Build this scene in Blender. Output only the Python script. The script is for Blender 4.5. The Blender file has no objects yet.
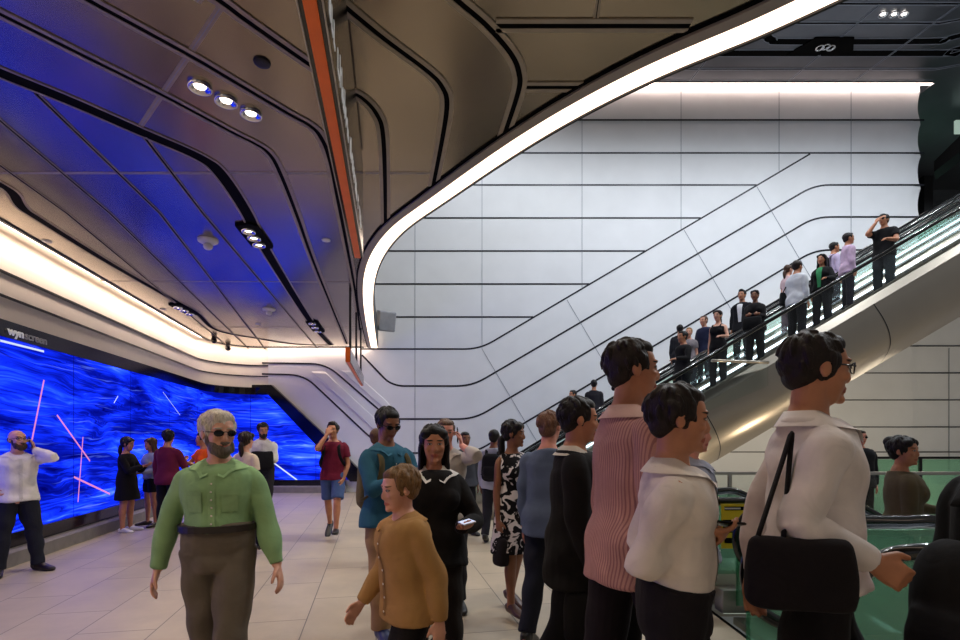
import bpy, math, random
import numpy as np
from mathutils import Vector, Matrix
random.seed(7)
rng = np.random.RandomState(3)
SC = bpy.context.scene
COL = SC.collection
F, CX, HY, CZ = 520.0, 480.0, 438.0, 1.6        # focal length in pixels, centre column, horizon row, eye height
R = math.radians

def at_z(px, py, z):
    Y = (z - CZ) * F / (HY - py)
    return Vector(((px - CX) / F * Y, Y, z))
def at_y(px, py, Y):
    return Vector(((px - CX) / F * Y, Y, CZ + (HY - py) / F * Y))

# ------------------------------------------------------------------ mesh helpers
class MB:
    def __init__(s): s.v = []; s.f = []; s.m = []; s.uv = None
    def add(s, vs, fs, mi=0):
        n = len(s.v); s.v += [tuple(v) for v in vs]
        s.f += [tuple(i + n for i in f) for f in fs]; s.m += [mi] * len(fs)
    def box(s, lo, hi, mi=0, M=None):
        x0, y0, z0 = lo; x1, y1, z1 = hi
        vs = [Vector(p) for p in ((x0,y0,z0),(x1,y0,z0),(x1,y1,z0),(x0,y1,z0),(x0,y0,z1),(x1,y0,z1),(x1,y1,z1),(x0,y1,z1))]
        if M is not None: vs = [M @ v for v in vs]
        s.add(vs, [(0,3,2,1),(4,5,6,7),(0,1,5,4),(1,2,6,5),(2,3,7,6),(3,0,4,7)], mi)
    def grid(s, rows, mi=0, close=False, cap=True):
        n = len(rows[0]); vs = [v for r in rows for v in r]; fs = []
        for i in range(len(rows) - 1):
            for j in range(n if close else n - 1):
                k = (j + 1) % n
                fs.append((i*n + j, i*n + k, (i+1)*n + k, (i+1)*n + j))
        if close and cap:
            fs.append(tuple(range(n - 1, -1, -1))); fs.append(tuple(range((len(rows)-1)*n, len(rows)*n)))
        s.add(vs, fs, mi)
    def loft(s, pts, rad, ref=Vector((1, 0, 0)), n=14, mi=0, sub=4, pw=1.0, round_ends=False):
        """tube through pts; rad = (ra, rb) per point, ra along ref"""
        pts = [Vector(p) for p in pts]; rad = [(r, r) if not isinstance(r, (tuple, list)) else tuple(r) for r in rad]
        P, Q = [], []
        m = len(pts)
        for i in range(m - 1):
            p0, p1, p2, p3 = pts[max(i-1,0)], pts[i], pts[i+1], pts[min(i+2,m-1)]
            r0, r1, r2, r3 = [Vector(rad[k]) for k in (max(i-1,0), i, i+1, min(i+2,m-1))]
            for k in range(sub):
                t = k / sub
                def cr(a, b, c, d): return 0.5*((2*b) + (c-a)*t + (2*a-5*b+4*c-d)*t*t + (3*b-a-3*c+d)*t**3)
                P.append(cr(p0,p1,p2,p3)); Q.append(cr(r0,r1,r2,r3))
        P.append(pts[-1]); Q.append(Vector(rad[-1]))
        if round_ends:
            t0 = (P[0]-P[1]).normalized(); t1 = (P[-1]-P[-2]).normalized()
            a, b = P[0], P[-1]; qa, qb = Q[0], Q[-1]
            for an in (0.5, 0.85, 0.98):
                P.insert(0, a + t0*qa.y*an); Q.insert(0, qa*math.sqrt(1-an*an))
                P.append(b + t1*qb.y*an); Q.append(qb*math.sqrt(1-an*an))
        rows = []
        ref = Vector(ref)
        for i, c in enumerate(P):
            t = (P[min(i+1,len(P)-1)] - P[max(i-1,0)])
            t = t.normalized() if t.length > 1e-9 else Vector((0,0,1))
            a = ref - t*ref.dot(t)
            if a.length < 1e-4: a = t.orthogonal()
            a.normalize(); b = t.cross(a)
            row = []
            for k in range(n):
                th = 2*math.pi*k/n; ct, st = math.cos(th), math.sin(th)
                if pw != 1.0:
                    ct = math.copysign(abs(ct)**pw, ct); st = math.copysign(abs(st)**pw, st)
                row.append(c + a*(max(Q[i].x,1e-4)*ct) + b*(max(Q[i].y,1e-4)*st))
            rows.append(row)
        s.grid(rows, mi, close=True)
    def ell(s, c, r, M=None, n=16, mi=0):
        c = Vector(c); rows = []
        for i in range(1, n//2 + 3):
            ph = math.pi * i / (n//2 + 3)
            row = []
            for j in range(n):
                th = 2*math.pi*j/n
                v = Vector((r[0]*math.sin(ph)*math.cos(th), r[1]*math.sin(ph)*math.sin(th), -r[2]*math.cos(ph)))
                row.append(c + (M @ v if M is not None else v))
            rows.append(row)
        s.grid(rows, mi, close=True)
    def prism(s, poly, dv, mi=0):
        poly = [Vector(p) for p in poly]; n = len(poly); dv = Vector(dv)
        s.add(poly + [p + dv for p in poly], [tuple(range(n))[::-1], tuple(range(n, 2*n))] + [(i,(i+1)%n,n+(i+1)%n,n+i) for i in range(n)], mi)
    def mesh(s, name):
        me = bpy.data.meshes.new(name); me.from_pydata(s.v, [], s.f)
        if any(s.m): me.polygons.foreach_set('material_index', s.m)
        me.update(); return me
    def build(s, name, mats, parent=None, smooth=False, bevel=0, fix=True):
        me = s.mesh(name)
        if fix:
            import bmesh
            bm = bmesh.new(); bm.from_mesh(me); bmesh.ops.recalc_face_normals(bm, faces=bm.faces); bm.to_mesh(me); bm.free()
        for m in (mats if isinstance(mats, (list, tuple)) else [mats]): me.materials.append(m)
        if smooth: me.shade_smooth()
        o = bpy.data.objects.new(name, me); COL.objects.link(o)
        if bevel:
            b = o.modifiers.new('bevel', 'BEVEL'); b.width = bevel; b.segments = 2; b.limit_method = 'ANGLE'
        if parent: o.parent = parent
        return o

def tag(o, label=None, cat=None, group=None, kind=None):
    if label: o['label'] = label
    if cat: o['category'] = cat
    if group: o['group'] = group
    if kind: o['kind'] = kind
    return o
def empty(name, loc, rz=0, label=None, cat=None, group=None):
    o = bpy.data.objects.new(name, None); COL.objects.link(o)
    o.location = loc; o.rotation_euler = (0, 0, rz); o.empty_display_size = .1
    return tag(o, label, cat, group)
def struct(o): o['kind'] = 'structure'; return o
def copy_tree(o, parent=None):
    c = o.copy(); COL.objects.link(c)
    if parent: c.parent = parent
    for ch in list(o.children): copy_tree(ch, c)
    return c

# ------------------------------------------------------------------ materials
def lin(c):
    return tuple(((x/255)/12.92 if x/255 <= .04045 else ((x/255+.055)/1.055)**2.4) for x in c[:3]) + (1,)
def nmat(name):
    m = bpy.data.materials.new(name); m.use_nodes = True
    nt = m.node_tree; b = nt.nodes['Principled BSDF']
    return m, nt, b
def nd(nt, t, **kw):
    n = nt.nodes.new(t)
    for k, v in kw.items():
        if k in ('loc',): continue
        if k.startswith('i_'):
            key = k[2:]; key = int(key) if key.isdigit() else key.replace('_', ' ')
            n.inputs[key].default_value = v
        else: setattr(n, k, v)
    return n
def ramp(nt, stops):
    r = nt.nodes.new('ShaderNodeValToRGB'); e = r.color_ramp.elements
    while len(e) < len(stops): e.new(.5)
    for el, (p, c) in zip(e, stops): el.position = p; el.color = c
    return r
def plain(name, rgb, rough=.5, metal=0, noise=.08, scale=8, bump=0, emit=None, strength=0, coat=0):
    m, nt, b = nmat(name)
    tc = nd(nt, 'ShaderNodeTexCoord'); nz = nd(nt, 'ShaderNodeTexNoise', i_Scale=scale, i_Detail=5.0)
    nt.links.new(tc.outputs['Object'], nz.inputs['Vector'])
    c = lin(rgb); d = tuple(x*(1-noise) for x in c[:3]) + (1,); l = tuple(min(1, x*(1+noise)) for x in c[:3]) + (1,)
    rp = ramp(nt, [(.3, d), (.7, l)]); nt.links.new(nz.outputs['Fac'], rp.inputs[0])
    nt.links.new(rp.outputs[0], b.inputs['Base Color'])
    b.inputs['Roughness'].default_value = rough; b.inputs['Metallic'].default_value = metal
    if coat: b.inputs['Coat Weight'].default_value = coat
    if bump:
        bp = nd(nt, 'ShaderNodeBump', i_Strength=bump, i_Distance=.01)
        nt.links.new(nz.outputs['Fac'], bp.inputs['Height']); nt.links.new(bp.outputs[0], b.inputs['Normal'])
    if emit:
        b.inputs['Emission Color'].default_value = lin(emit); b.inputs['Emission Strength'].default_value = strength
    return m
def emis(name, rgb, st):
    m = bpy.data.materials.new(name); m.use_nodes = True; nt = m.node_tree; nt.nodes.clear()
    o = nd(nt, 'ShaderNodeOutputMaterial'); e = nd(nt, 'ShaderNodeEmission', i_Strength=st)
    e.inputs[0].default_value = lin(rgb); nt.links.new(e.outputs[0], o.inputs[0]); return m
def glass(name, tint, refl=1.0, diff=0.0, dcol=(200,230,215)):
    m = bpy.data.materials.new(name); m.use_nodes = True; nt = m.node_tree; nt.nodes.clear()
    o = nd(nt, 'ShaderNodeOutputMaterial'); t = nd(nt, 'ShaderNodeBsdfTransparent'); t.inputs[0].default_value = lin(tint)
    g = nd(nt, 'ShaderNodeBsdfGlossy', i_Roughness=.02); fr = nd(nt, 'ShaderNodeFresnel', i_IOR=1.3)
    mx = nd(nt, 'ShaderNodeMixShader'); nt.links.new(fr.outputs[0], mx.inputs[0])
    src = t
    if diff:
        df = nd(nt, 'ShaderNodeBsdfDiffuse'); df.inputs[0].default_value = lin(dcol)
        tr = nd(nt, 'ShaderNodeBsdfTranslucent'); tr.inputs[0].default_value = lin(dcol)
        a = nd(nt, 'ShaderNodeMixShader', i_0=.5); nt.links.new(df.outputs[0], a.inputs[1]); nt.links.new(tr.outputs[0], a.inputs[2])
        m2 = nd(nt, 'ShaderNodeMixShader', i_0=diff); nt.links.new(t.outputs[0], m2.inputs[1]); nt.links.new(a.outputs[0], m2.inputs[2]); src = m2
    nt.links.new(src.outputs[0], mx.inputs[1]); nt.links.new(g.outputs[0], mx.inputs[2]); nt.links.new(mx.outputs[0], o.inputs[0]); return m

def mat_ceiling(name, rgb, rough, ang):
    m, nt, b = nmat(name)
    tc = nd(nt, 'ShaderNodeTexCoord'); mp = nd(nt, 'ShaderNodeMapping'); mp.inputs['Rotation'].default_value = (0, 0, ang); mp.inputs['Scale'].default_value = (90, 1.2, 1)
    nt.links.new(tc.outputs['Object'], mp.inputs[0])
    nz = nd(nt, 'ShaderNodeTexNoise', i_Scale=3.0, i_Detail=4.0); nt.links.new(mp.outputs[0], nz.inputs['Vector'])
    n2 = nd(nt, 'ShaderNodeTexNoise', i_Scale=.55, i_Detail=3.0); nt.links.new(tc.outputs['Object'], n2.inputs['Vector'])
    c = lin(rgb); rp = ramp(nt, [(.3, tuple(x*.82 for x in c[:3])+(1,)), (.7, tuple(min(1,x*1.15) for x in c[:3])+(1,))])
    nt.links.new(n2.outputs['Fac'], rp.inputs[0]); nt.links.new(rp.outputs[0], b.inputs['Base Color'])
    mr = nd(nt, 'ShaderNodeMapRange'); mr.inputs['To Min'].default_value = rough-.05; mr.inputs['To Max'].default_value = rough+.05
    nt.links.new(n2.outputs['Fac'], mr.inputs['Value']); nt.links.new(mr.outputs[0], b.inputs['Roughness'])
    bp = nd(nt, 'ShaderNodeBump', i_Strength=.004, i_Distance=.001); nt.links.new(nz.outputs['Fac'], bp.inputs['Height'])
    b2 = nd(nt, 'ShaderNodeBump', i_Strength=.25, i_Distance=.03); nt.links.new(n2.outputs['Fac'], b2.inputs['Height']); 
    nt.links.new(b2.outputs[0], b.inputs['Normal'])
    b.inputs['Metallic'].default_value = .9
    return m
def mat_floor():
    m, nt, b = nmat('stone floor')
    tc = nd(nt, 'ShaderNodeTexCoord'); mp = nd(nt, 'ShaderNodeMapping'); mp.inputs['Rotation'].default_value = (0, 0, R(-101.3))
    nt.links.new(tc.outputs['Object'], mp.inputs[0])
    br = nd(nt, 'ShaderNodeTexBrick', i_Scale=1.0); br.offset = .5
    for k, v in (('Mortar Size', .005), ('Brick Width', 1.2), ('Row Height', .6), ('Bias', 0.0), ('Mortar Smooth', .2)): br.inputs[k].default_value = v
    br.inputs['Color1'].default_value = lin((182,168,146)); br.inputs['Color2'].default_value = lin((170,157,137)); br.inputs['Mortar'].default_value = lin((104,98,92))
    nt.links.new(mp.outputs[0], br.inputs['Vector'])
    nz = nd(nt, 'ShaderNodeTexNoise', i_Scale=2.2, i_Detail=8.0, i_Roughness=.65); nt.links.new(tc.outputs['Object'], nz.inputs['Vector'])
    rp = ramp(nt, [(.3, (.78,.78,.78,1)), (.7, (1.08,1.08,1.08,1))]); nt.links.new(nz.outputs['Fac'], rp.inputs[0])
    mx = nd(nt, 'ShaderNodeMix', data_type='RGBA', blend_type='MULTIPLY'); mx.inputs[0].default_value = .8
    nt.links.new(br.outputs['Color'], mx.inputs[6]); nt.links.new(rp.outputs[0], mx.inputs[7]); nt.links.new(mx.outputs[2], b.inputs['Base Color'])
    r2 = nd(nt, 'ShaderNodeMapRange'); r2.inputs['To Min'].default_value = .32; r2.inputs['To Max'].default_value = .55
    nt.links.new(nz.outputs['Fac'], r2.inputs['Value']); nt.links.new(r2.outputs[0], b.inputs['Roughness'])
    bp = nd(nt, 'ShaderNodeBump', i_Strength=.3, i_Distance=.003); bp.invert = True; nt.links.new(br.outputs['Fac'], bp.inputs['Height']); nt.links.new(bp.outputs[0], b.inputs['Normal'])
    return m
def mat_screen():
    m = bpy.data.materials.new('led picture'); m.use_nodes = True; nt = m.node_tree; nt.nodes.clear()
    o = nd(nt, 'ShaderNodeOutputMaterial'); e = nd(nt, 'ShaderNodeEmission', i_Strength=2.1); nt.links.new(e.outputs[0], o.inputs[0])
    uv = nd(nt, 'ShaderNodeUVMap'); uv.uv_map = 'uv'
    mp = nd(nt, 'ShaderNodeMapping'); mp.inputs['Rotation'].default_value = (0,0,R(14)); mp.inputs['Scale'].default_value = (.42, 1.7, 1); nt.links.new(uv.outputs[0], mp.inputs[0])
    big = nd(nt, 'ShaderNodeTexNoise', i_Scale=.75, i_Detail=3.0, i_Distortion=1.6); nt.links.new(mp.outputs[0], big.inputs['Vector'])
    va = nd(nt, 'ShaderNodeVectorMath', operation='MULTIPLY_ADD'); va.inputs[1].default_value = (.9,.9,0)
    nt.links.new(big.outputs['Color'], va.inputs[0]); nt.links.new(mp.outputs[0], va.inputs[2])
    m2 = nd(nt, 'ShaderNodeMapping'); m2.inputs['Scale'].default_value = (.6, 5.5, 1); nt.links.new(va.outputs[0], m2.inputs[0])
    fine = nd(nt, 'ShaderNodeTexNoise', i_Scale=2.2, i_Detail=7.0, i_Roughness=.62); nt.links.new(m2.outputs[0], fine.inputs['Vector'])
    a = nd(nt, 'ShaderNodeMath', operation='MULTIPLY_ADD'); a.inputs[1].default_value = .75; nt.links.new(big.outputs['Fac'], a.inputs[0])
    b2 = nd(nt, 'ShaderNodeMath', operation='MULTIPLY'); b2.inputs[1].default_value = .55; nt.links.new(fine.outputs['Fac'], b2.inputs[0]); nt.links.new(b2.outputs[0], a.inputs[2])
    rp = ramp(nt, [(.42, (0,0,.05,1)), (.57, (.001,.004,.22,1)), (.68, (.003,.018,.66,1)), (.76, (.010,.05,1,1)), (.88, (.09,.18,.8,1)), (.98, (.35,.45,.8,1))])
    nt.links.new(a.outputs[0], rp.inputs[0])
    sx = nd(nt, 'ShaderNodeSeparateXYZ'); nt.links.new(uv.outputs[0], sx.inputs[0])
    d = nd(nt, 'ShaderNodeMath', operation='DIVIDE'); d.inputs[1].default_value = 1.9; nt.links.new(sx.outputs[0], d.inputs[0])
    fr = nd(nt, 'ShaderNodeMath', operation='FRACT'); nt.links.new(d.outputs[0], fr.inputs[0])
    gt = nd(nt, 'ShaderNodeMath', operation='GREATER_THAN'); gt.inputs[1].default_value = .007; nt.links.new(fr.outputs[0], gt.inputs[0])
    mx = nd(nt, 'ShaderNodeMix', data_type='RGBA'); mx.inputs[6].default_value = (.001,.002,.06,1)
    m3 = nd(nt, 'ShaderNodeMapping'); m3.inputs['Rotation'].default_value = (0,0,R(-24)); m3.inputs['Scale'].default_value = (.35, 16, 1)
    v3 = nd(nt, 'ShaderNodeVectorMath', operation='MULTIPLY_ADD'); v3.inputs[1].default_value = (.22,.22,0); nt.links.new(big.outputs['Color'], v3.inputs[0]); nt.links.new(uv.outputs[0], v3.inputs[2]); nt.links.new(v3.outputs[0], m3.inputs[0])
    st = nd(nt, 'ShaderNodeTexNoise', i_Scale=1.6, i_Detail=3.0); nt.links.new(m3.outputs[0], st.inputs['Vector'])
    r3 = ramp(nt, [(.60, (0,0,0,1)), (.80, (.07,.12,.36,1))]); nt.links.new(st.outputs['Fac'], r3.inputs[0])
    ad = nd(nt, 'ShaderNodeMix', data_type='RGBA', blend_type='ADD'); ad.inputs[0].default_value = 1; nt.links.new(rp.outputs[0], ad.inputs[6]); nt.links.new(r3.outputs[0], ad.inputs[7])
    nt.links.new(gt.outputs[0], mx.inputs[0]); nt.links.new(ad.outputs[2], mx.inputs[7]); nt.links.new(mx.outputs[2], e.inputs[0])
    return m

M = {}
M['ceil'] = mat_ceiling('bronze ceiling metal', (158,146,128), .21, R(17))
M['ceil_up'] = mat_ceiling('grey ceiling metal', (120,122,128), .38, 0)
M['floor'] = mat_floor()
M['white_wall'] = plain('white glazed panel', (226,228,232), .5, noise=.03, scale=1.5)
M['left_wall'] = plain('warm white panel', (224,218,214), .35, noise=.03, scale=1.5)
M['groove'] = plain('dark joint', (34,36,44), .35, .4)
M['seam'] = plain('fine seam', (140,146,158), .5)
M['black'] = plain('black recess', (2,2,2), .9)
M['black'].node_tree.nodes['Principled BSDF'].inputs['Specular IOR Level'].default_value = .1
M['gloss_black'] = plain('glossy black frame', (9,9,12), .14)
M['lip'] = plain('pale panel lip', (160,148,130), .45, .35)
M['kerb'] = plain('grey stone plinth', (126,120,114), .55, noise=.12)
M['steel'] = plain('brushed steel', (176,172,166), .32, .95)
M['clad'] = plain('satin steel cladding', (168,160,148), .33, .85, noise=.04, scale=1)
M['dark_metal'] = plain('dark metal', (34,34,36), .4, .6)
M['orange'] = plain('orange enamel', (206,88,8), .4, emit=(220,96,10), strength=.12)  # plain enamel given a faint glow of its own, not a lamp
M['rail'] = plain('black rubber rail', (8,8,9), .16, coat=.5)
M['glass'] = glass('clear glass', (252,255,254))
M['green_glass'] = glass('green frosted glass', (200,232,216), diff=.3, dcol=(165,205,182))
M['led'] = emis('warm led diffuser', (255,226,200), 3.2)
M['cove'] = emis('cove led', (255,226,200), 24)
M['cove_up'] = emis('upper cove led', (255,228,214), 15)
M['white_led'] = emis('white led strip', (225,238,255), 5)
M['lamp'] = emis('lamp', (255,244,230), 14)
M['chrome'] = plain('chrome reflector', (225,225,228), .12, 1)
M['white_plastic'] = plain('white plastic', (205,205,205), .4)
M['step'] = plain('ribbed step metal', (34,35,38), .7, .2)
M['yellow'] = plain('yellow sticker', (222,196,40), .5)
M['screen'] = mat_screen()
M['pink_led'] = emis('pink light trace', (250,150,215), .9)
M['white_trace'] = emis('white light trace', (215,228,255), 1.0)
M['logo_white'] = plain('white letters', (225,225,225), .4, emit=(225,225,225), strength=.25)
M['logo_grey'] = plain('grey letters', (120,120,122), .4, emit=(120,120,122), strength=.2)
M['slat'] = plain('dark slat', (64,72,80), .45, .5)
M['dark_wall'] = plain('dark wall', (62,66,72), .6)

# ------------------------------------------------------------------ the room
LZ = 4.25          # low ceiling
UZ = 12.0          # hall ceiling
BY = 15.4          # back wall
D1 = Vector((-.2, 1)).normalized()
def wall_x(Y): return -4.78 - .2*Y
def wall_path(off=0.0, y0=-6.0, xe=-6.27, rad=1.3, n=14):
    """plan of the left wall, rounded corner and back wall, moved off metres into the room"""
    nrm = Vector((D1.y, -D1.x))
    corner = Vector((wall_x(BY), BY))
    tl = rad * 1.2195
    a = corner - D1*tl; b = corner + Vector((tl, 0)); c = a + nrm*rad
    pts = [Vector((wall_x(y), y)) + nrm*off for y in np.linspace(y0, a.y, 16)]
    a0 = math.atan2((a-c).y, (a-c).x) % (2*math.pi); a1 = math.pi/2
    for k in range(1, n+1):
        t = a0 + (a1 - a0)*k/n
        pts.append(c + Vector((math.cos(t), math.sin(t)))*(rad - off))
    if xe > b.x: pts.append(Vector((xe, BY - off)))
    return pts
def ribbon(mb, path, prof, mi=0):
    """prof: list of (offset, z); path function of offset"""
    rows = [[Vector((p.x, p.y, z)) for p in path(o)] for o, z in prof]
    mb.grid(rows, mi)

# floor: main slab, with the opening for the down escalators on the right
mb = MB()
mb.box((-9.5,-6,-.4), (2.15,15.6,0)); mb.box((2.15,7.35,-.4), (16,9.6,0)); mb.box((2.15,-6,-.4), (16,1.55,0))
struct(mb.build('floor', M['floor']))
mb = MB(); mb.box((2.15,-6,-5.4), (18,16,-5.0)); struct(mb.build('floor_lower', plain('lower floor', (120,126,120), .4)))
mb = MB(); mb.box((2.15,6.9,-.03), (2.17,7.35,.004)); mb.box((2.12,1.5,-.03), (2.15,7.35,.004)); struct(mb.build('trim_1', M['black']))

# left wall and rounded corner
mb = MB()
ribbon(mb, lambda o: wall_path(o), [(0,-.1),(0,3.0),(.0,3.4),(-.04,3.8),(-.1,4.2),(-.12,4.6)])
struct(mb.build('wall_left', M['left_wall'], smooth=True))
mb = MB()
ribbon(mb, lambda o: wall_path(o, xe=-3.9), [(.02,-.05),(.26,-.05),(.26,.17),(.22,.2),(.02,.2)])
struct(mb.build('baseboard_left', M['kerb']))
mb = MB(); ribbon(mb, lambda o: wall_path(o, xe=-3.95), [(.02,.2),(.14,.2),(.14,.37),(.02,.37)]); struct(mb.build('trim_2', M['gloss_black']))
tn = 3
for z, zz, y0 in ((3.42,.016,-6), (3.74,.016,-6)):
    mb = MB(); o_ = .012 if z < 3.5 else -.01
    ribbon(mb, lambda o: wall_path(o+o_), [(-.03,z-zz),(.006,z-zz),(.006,z+zz),(-.03,z+zz)])
    struct(mb.build('trim_%d' % tn, M['groove'])); tn += 1

# back wall with its scalloped free end
XE = at_y(925, 0, BY).x
mb = MB()
rows = []
zs = list(np.arange(-5, 12.3, .12))
def endx(z):
    ph = ((z - (CZ + (HY-88)/F*BY)) / (33/F*BY)) % 1.0
    return XE - .10*math.sin(math.pi*ph)**.7 if z > 3 else XE
for z in zs:
    e = endx(z)
    rows.append([Vector((-6.27,BY+.6,z)), Vector((-6.27,BY,z)), Vector((2,BY,z)), Vector((e-.35,BY,z)), Vector((e-.1,BY+.03,z)), Vector((e,BY+.14,z)), Vector((e-.05,BY+.6,z))])
mb.grid(rows); struct(mb.build('wall_back', M['white_wall']))

mb = MB(); mb.box((XE-.3,BY+.02,-5), (18,BY+.6,5.2)); struct(mb.build('wall_lower', M['white_wall']))
def wall_line(pts, w=.045, mat='groove', rounded=True, Y=BY, d=.008):
    """a joint on the back wall from picture points"""
    global tn
    P = [at_y(x, y, Y) for x, y in pts]
    if rounded and len(P) > 2:
        Q = [P[0]]
        for i in range(1, len(P)-1):
            a, b, c = P[i-1], P[i], P[i+1]
            r = min(.45, (a-b).length*.45, (c-b).length*.45)
            p, q = b + (a-b).normalized()*r, b + (c-b).normalized()*r
            for t in np.linspace(0, 1, 7): Q.append(p*(1-t)**2 + b*2*t*(1-t) + q*t*t)
        P = Q + [P[-1]]
    mb = MB(); rows = [[], [], [], []]
    for i, p in enumerate(P):
        t = (P[min(i+1,len(P)-1)] - P[max(i-1,0)]).normalized(); n = Vector((-t.z, 0, t.x))*w/2
        rows[0].append(p+n+Vector((0,.01,0))); rows[1].append(p+n-Vector((0,d,0))); rows[2].append(p-n-Vector((0,d,0))); rows[3].append(p-n+Vector((0,.01,0)))
    mb.grid(rows); o = struct(mb.build('trim_%d' % tn, M[mat])); tn += 1; return o
DS = .591
def diag_x(y, x0, y0): return x0 + (y0 - y)/DS
# courses left of the upper diagonal, then the diagonals themselves
for y in (120,):
    wall_line([(330,y),(924,y)])
wall_line([(330,153),(924,153)])
for y in (185,218,251,284,317):
    wall_line([(330,y),(diag_x(y,480,349)-1,y)])
wall_line([(360,349),(480,349),(810,154)])
wall_line([(362,355),(388,382),(399,386),(472,386),(815,185),(924,185)], w=.05)
wall_line([(262,363),(326,364),(385,415),(396,419),(474,419),(815,217),(924,217)], w=.05)
wall_line([(262,374),(304,375),(373,440),(395,453),(474,453),(815,250),(924,250)], w=.05)
wall_line([(474,486),(815,283),(924,283)], w=.05)
wall_line([(474,519),(815,316),(924,316)], w=.05)
for y in (346,373,400,427,452): wall_line([(700 if y > 400 else 760,y),(1060,y)], w=.03)
for x, ya, yb in ((415,88,349),(482,88,349),(582,88,289),(681,88,230),(779,88,171)): wall_line([(x,ya),(x,yb)], w=.016, mat='seam')
wall_line([(949,348),(949,470)], w=.016, mat='seam'); wall_line([(851,90),(851,330)], w=.016, mat='seam'); wall_line([(415,349),(415,455)], w=.016, mat='seam')
for x0, y0 in ((482,349),(567,300),(684,230),(757,187)):
    wall_line([(x0,y0),(x0+42,y0+71),(x0+70,y0+118)], w=.016, mat='seam')
# shallow raised pads that catch the light between the joints
def pad(pts, t=.03):
    global tn
    P = [at_y(x, y, BY) for x, y in pts]; c = sum(P, Vector())/len(P)
    mb = MB(); A = [p + Vector((0,.005,0)) for p in P]; B = [p + (c-p)*min(.4, .10/(c-p).length) + Vector((0,-t,0)) for p in P]
    mb.grid([A, B], close=True, cap=False); mb.add(B, [tuple(range(len(B)))])
    struct(mb.build('trim_%d' % tn, M['white_wall'])); tn += 1
pad([(311,371),(324,371),(374,417),(384,431),(375,431)]); pad([(341,370),(352,370),(386,400),(396,412),(388,412)])

# ------------------------------------------------------------------ low ceiling with the curved light edge
arc_px = [(811,0),(740,32),(670,60),(600,94),(535,131),(477,170),(430,204),(403,222),(384,242),(371,266),(367.5,294),(370.5,325),(375,349.5)]
arc = [at_z(x, y, LZ) for x, y in arc_px]
arc = [Vector((p.x, p.y)) for p in arc]
arc = [Vector((10.5,-6)), Vector((7.6,-2.4)), Vector((5.2,.2)), Vector((3.2,2.05))] + arc
def smooth_curve(P, sub=8):
    out = []
    for i in range(len(P)-1):
        a, b, c, d = P[max(i-1,0)], P[i], P[i+1], P[min(i+2,len(P)-1)]
        for k in range(sub):
            t = k/sub; out.append(0.5*((2*b)+(c-a)*t+(2*a-5*b+4*c-d)*t*t+(3*b-a-3*c+d)*t**3))
    out.append(P[-1]); return out
arc = smooth_curve(arc)
for _ in range(30):
    arc = [arc[0]] + [(arc[i-1]+arc[i]*2+arc[i+1])/4 for i in range(1, len(arc)-1)] + [arc[-1]]
def arc_off(d):
    out = []
    for i, p in enumerate(arc):
        t = (arc[min(i+1,len(arc)-1)] - arc[max(i-1,0)]).normalized()
        out.append(p + Vector((t.y, -t.x))*d)        # +d: towards the open hall
    return out
edge = [p for p in arc_off(-.20)]
lp = [p for p in wall_path(.22) ]
poly = [Vector((p.x,p.y,LZ)) for p in lp] + [Vector((edge[-1].x,BY-.14,LZ))] + [Vector((p.x,p.y,LZ)) for p in reversed(edge) if p.y < BY-.2]
mb = MB(); mb.prism(poly, (0,0,.5)); struct(mb.build('ceiling', M['ceil']))
def arc_band(name, d0, d1, z0, z1, mat, kind=True):
    mb = MB(); a, b = arc_off(d0), arc_off(d1)
    A = [(p,q) for p,q in zip(a,b) if p.y < BY-.02 and q.y < BY-.02]
    mb.grid([[Vector((p.x,p.y,z1)) for p,_ in A], [Vector((p.x,p.y,z0)) for p,_ in A], [Vector((q.x,q.y,z0)) for _,q in A], [Vector((q.x,q.y,z1)) for _,q in A]])
    return mb.build(name, mat)
struct(arc_band('trim_90', -.215, -.19, LZ-.012, LZ+.5, M['black']))
struct(arc_band('trim_91', -.19, -.095, LZ-.03, LZ+.5, plain('grey fascia', (150,140,128), .5)))
tag(arc_band('ceiling_light_strip', -.095, .085, LZ-.02, LZ+.45, M['led']), 'long curved glowing white strip along the edge of the bronze ceiling', 'light')
struct(arc_band('trim_92', .085, .105, LZ-.035, LZ+.5, M['dark_metal']))

def groove(pts, w=.04, lip=.035, smooth=True, lipmat='lip', z=LZ, loft=None, dark='black'):
    """recessed joint of the ceiling: black channel between two pale lips, from picture points on the ceiling plane"""
    global tn
    P = [at_z(x, y, z) for x, y in pts]
    if smooth and len(P) > 2:
        P2 = [Vector((p.x, p.y)) for p in P]; P = [Vector((p.x,p.y,z)) for p in smooth_curve(P2, 6)]
    mb = MB()
    def strip(d0, d1, z0, z1, mi):
        rows = [[], [], [], []]
        for i, p in enumerate(P):
            t = P[min(i+1,len(P)-1)] - P[max(i-1,0)]; t.z = 0; t.normalize(); n = Vector((t.y, -t.x, 0))
            for r, (d, zz) in zip(rows, ((d0,z1),(d0,z0),(d1,z0),(d1,z1))): r.append(Vector((p.x,p.y,zz)) + n*d)
        mb.grid(rows, mi)
    zl = .0025 if w < .015 else .008
    strip(-w/2, w/2, z-(.002 if w < .015 else .004), z+.02, 0)
    if lip:
        strip(-w/2-lip, -w/2, z-zl, z+.02, 1); strip(w/2, w/2+lip, z-zl, z+.02, 1)
    o = struct(mb.build('trim_%d' % tn, [M[dark], M[lipmat]])); tn += 1; return o
tn = 100
groove([(-40,-7),(0,13),(80,53),(160,93),(233,132),(253,142),(268,152),(279,170),(297,215),(318,273),(347,344)])
groove([(30,-34),(90,0),(187,53),(233,80),(287,112),(310,125),(321,137),(330,160),(339,205),(355,290),(360,330)])
groove([(160,-40),(220,0),(247,20),(307,62),(343,87),(363,98),(377,114),(383,134),(385,180),(385.5,226)])
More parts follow.
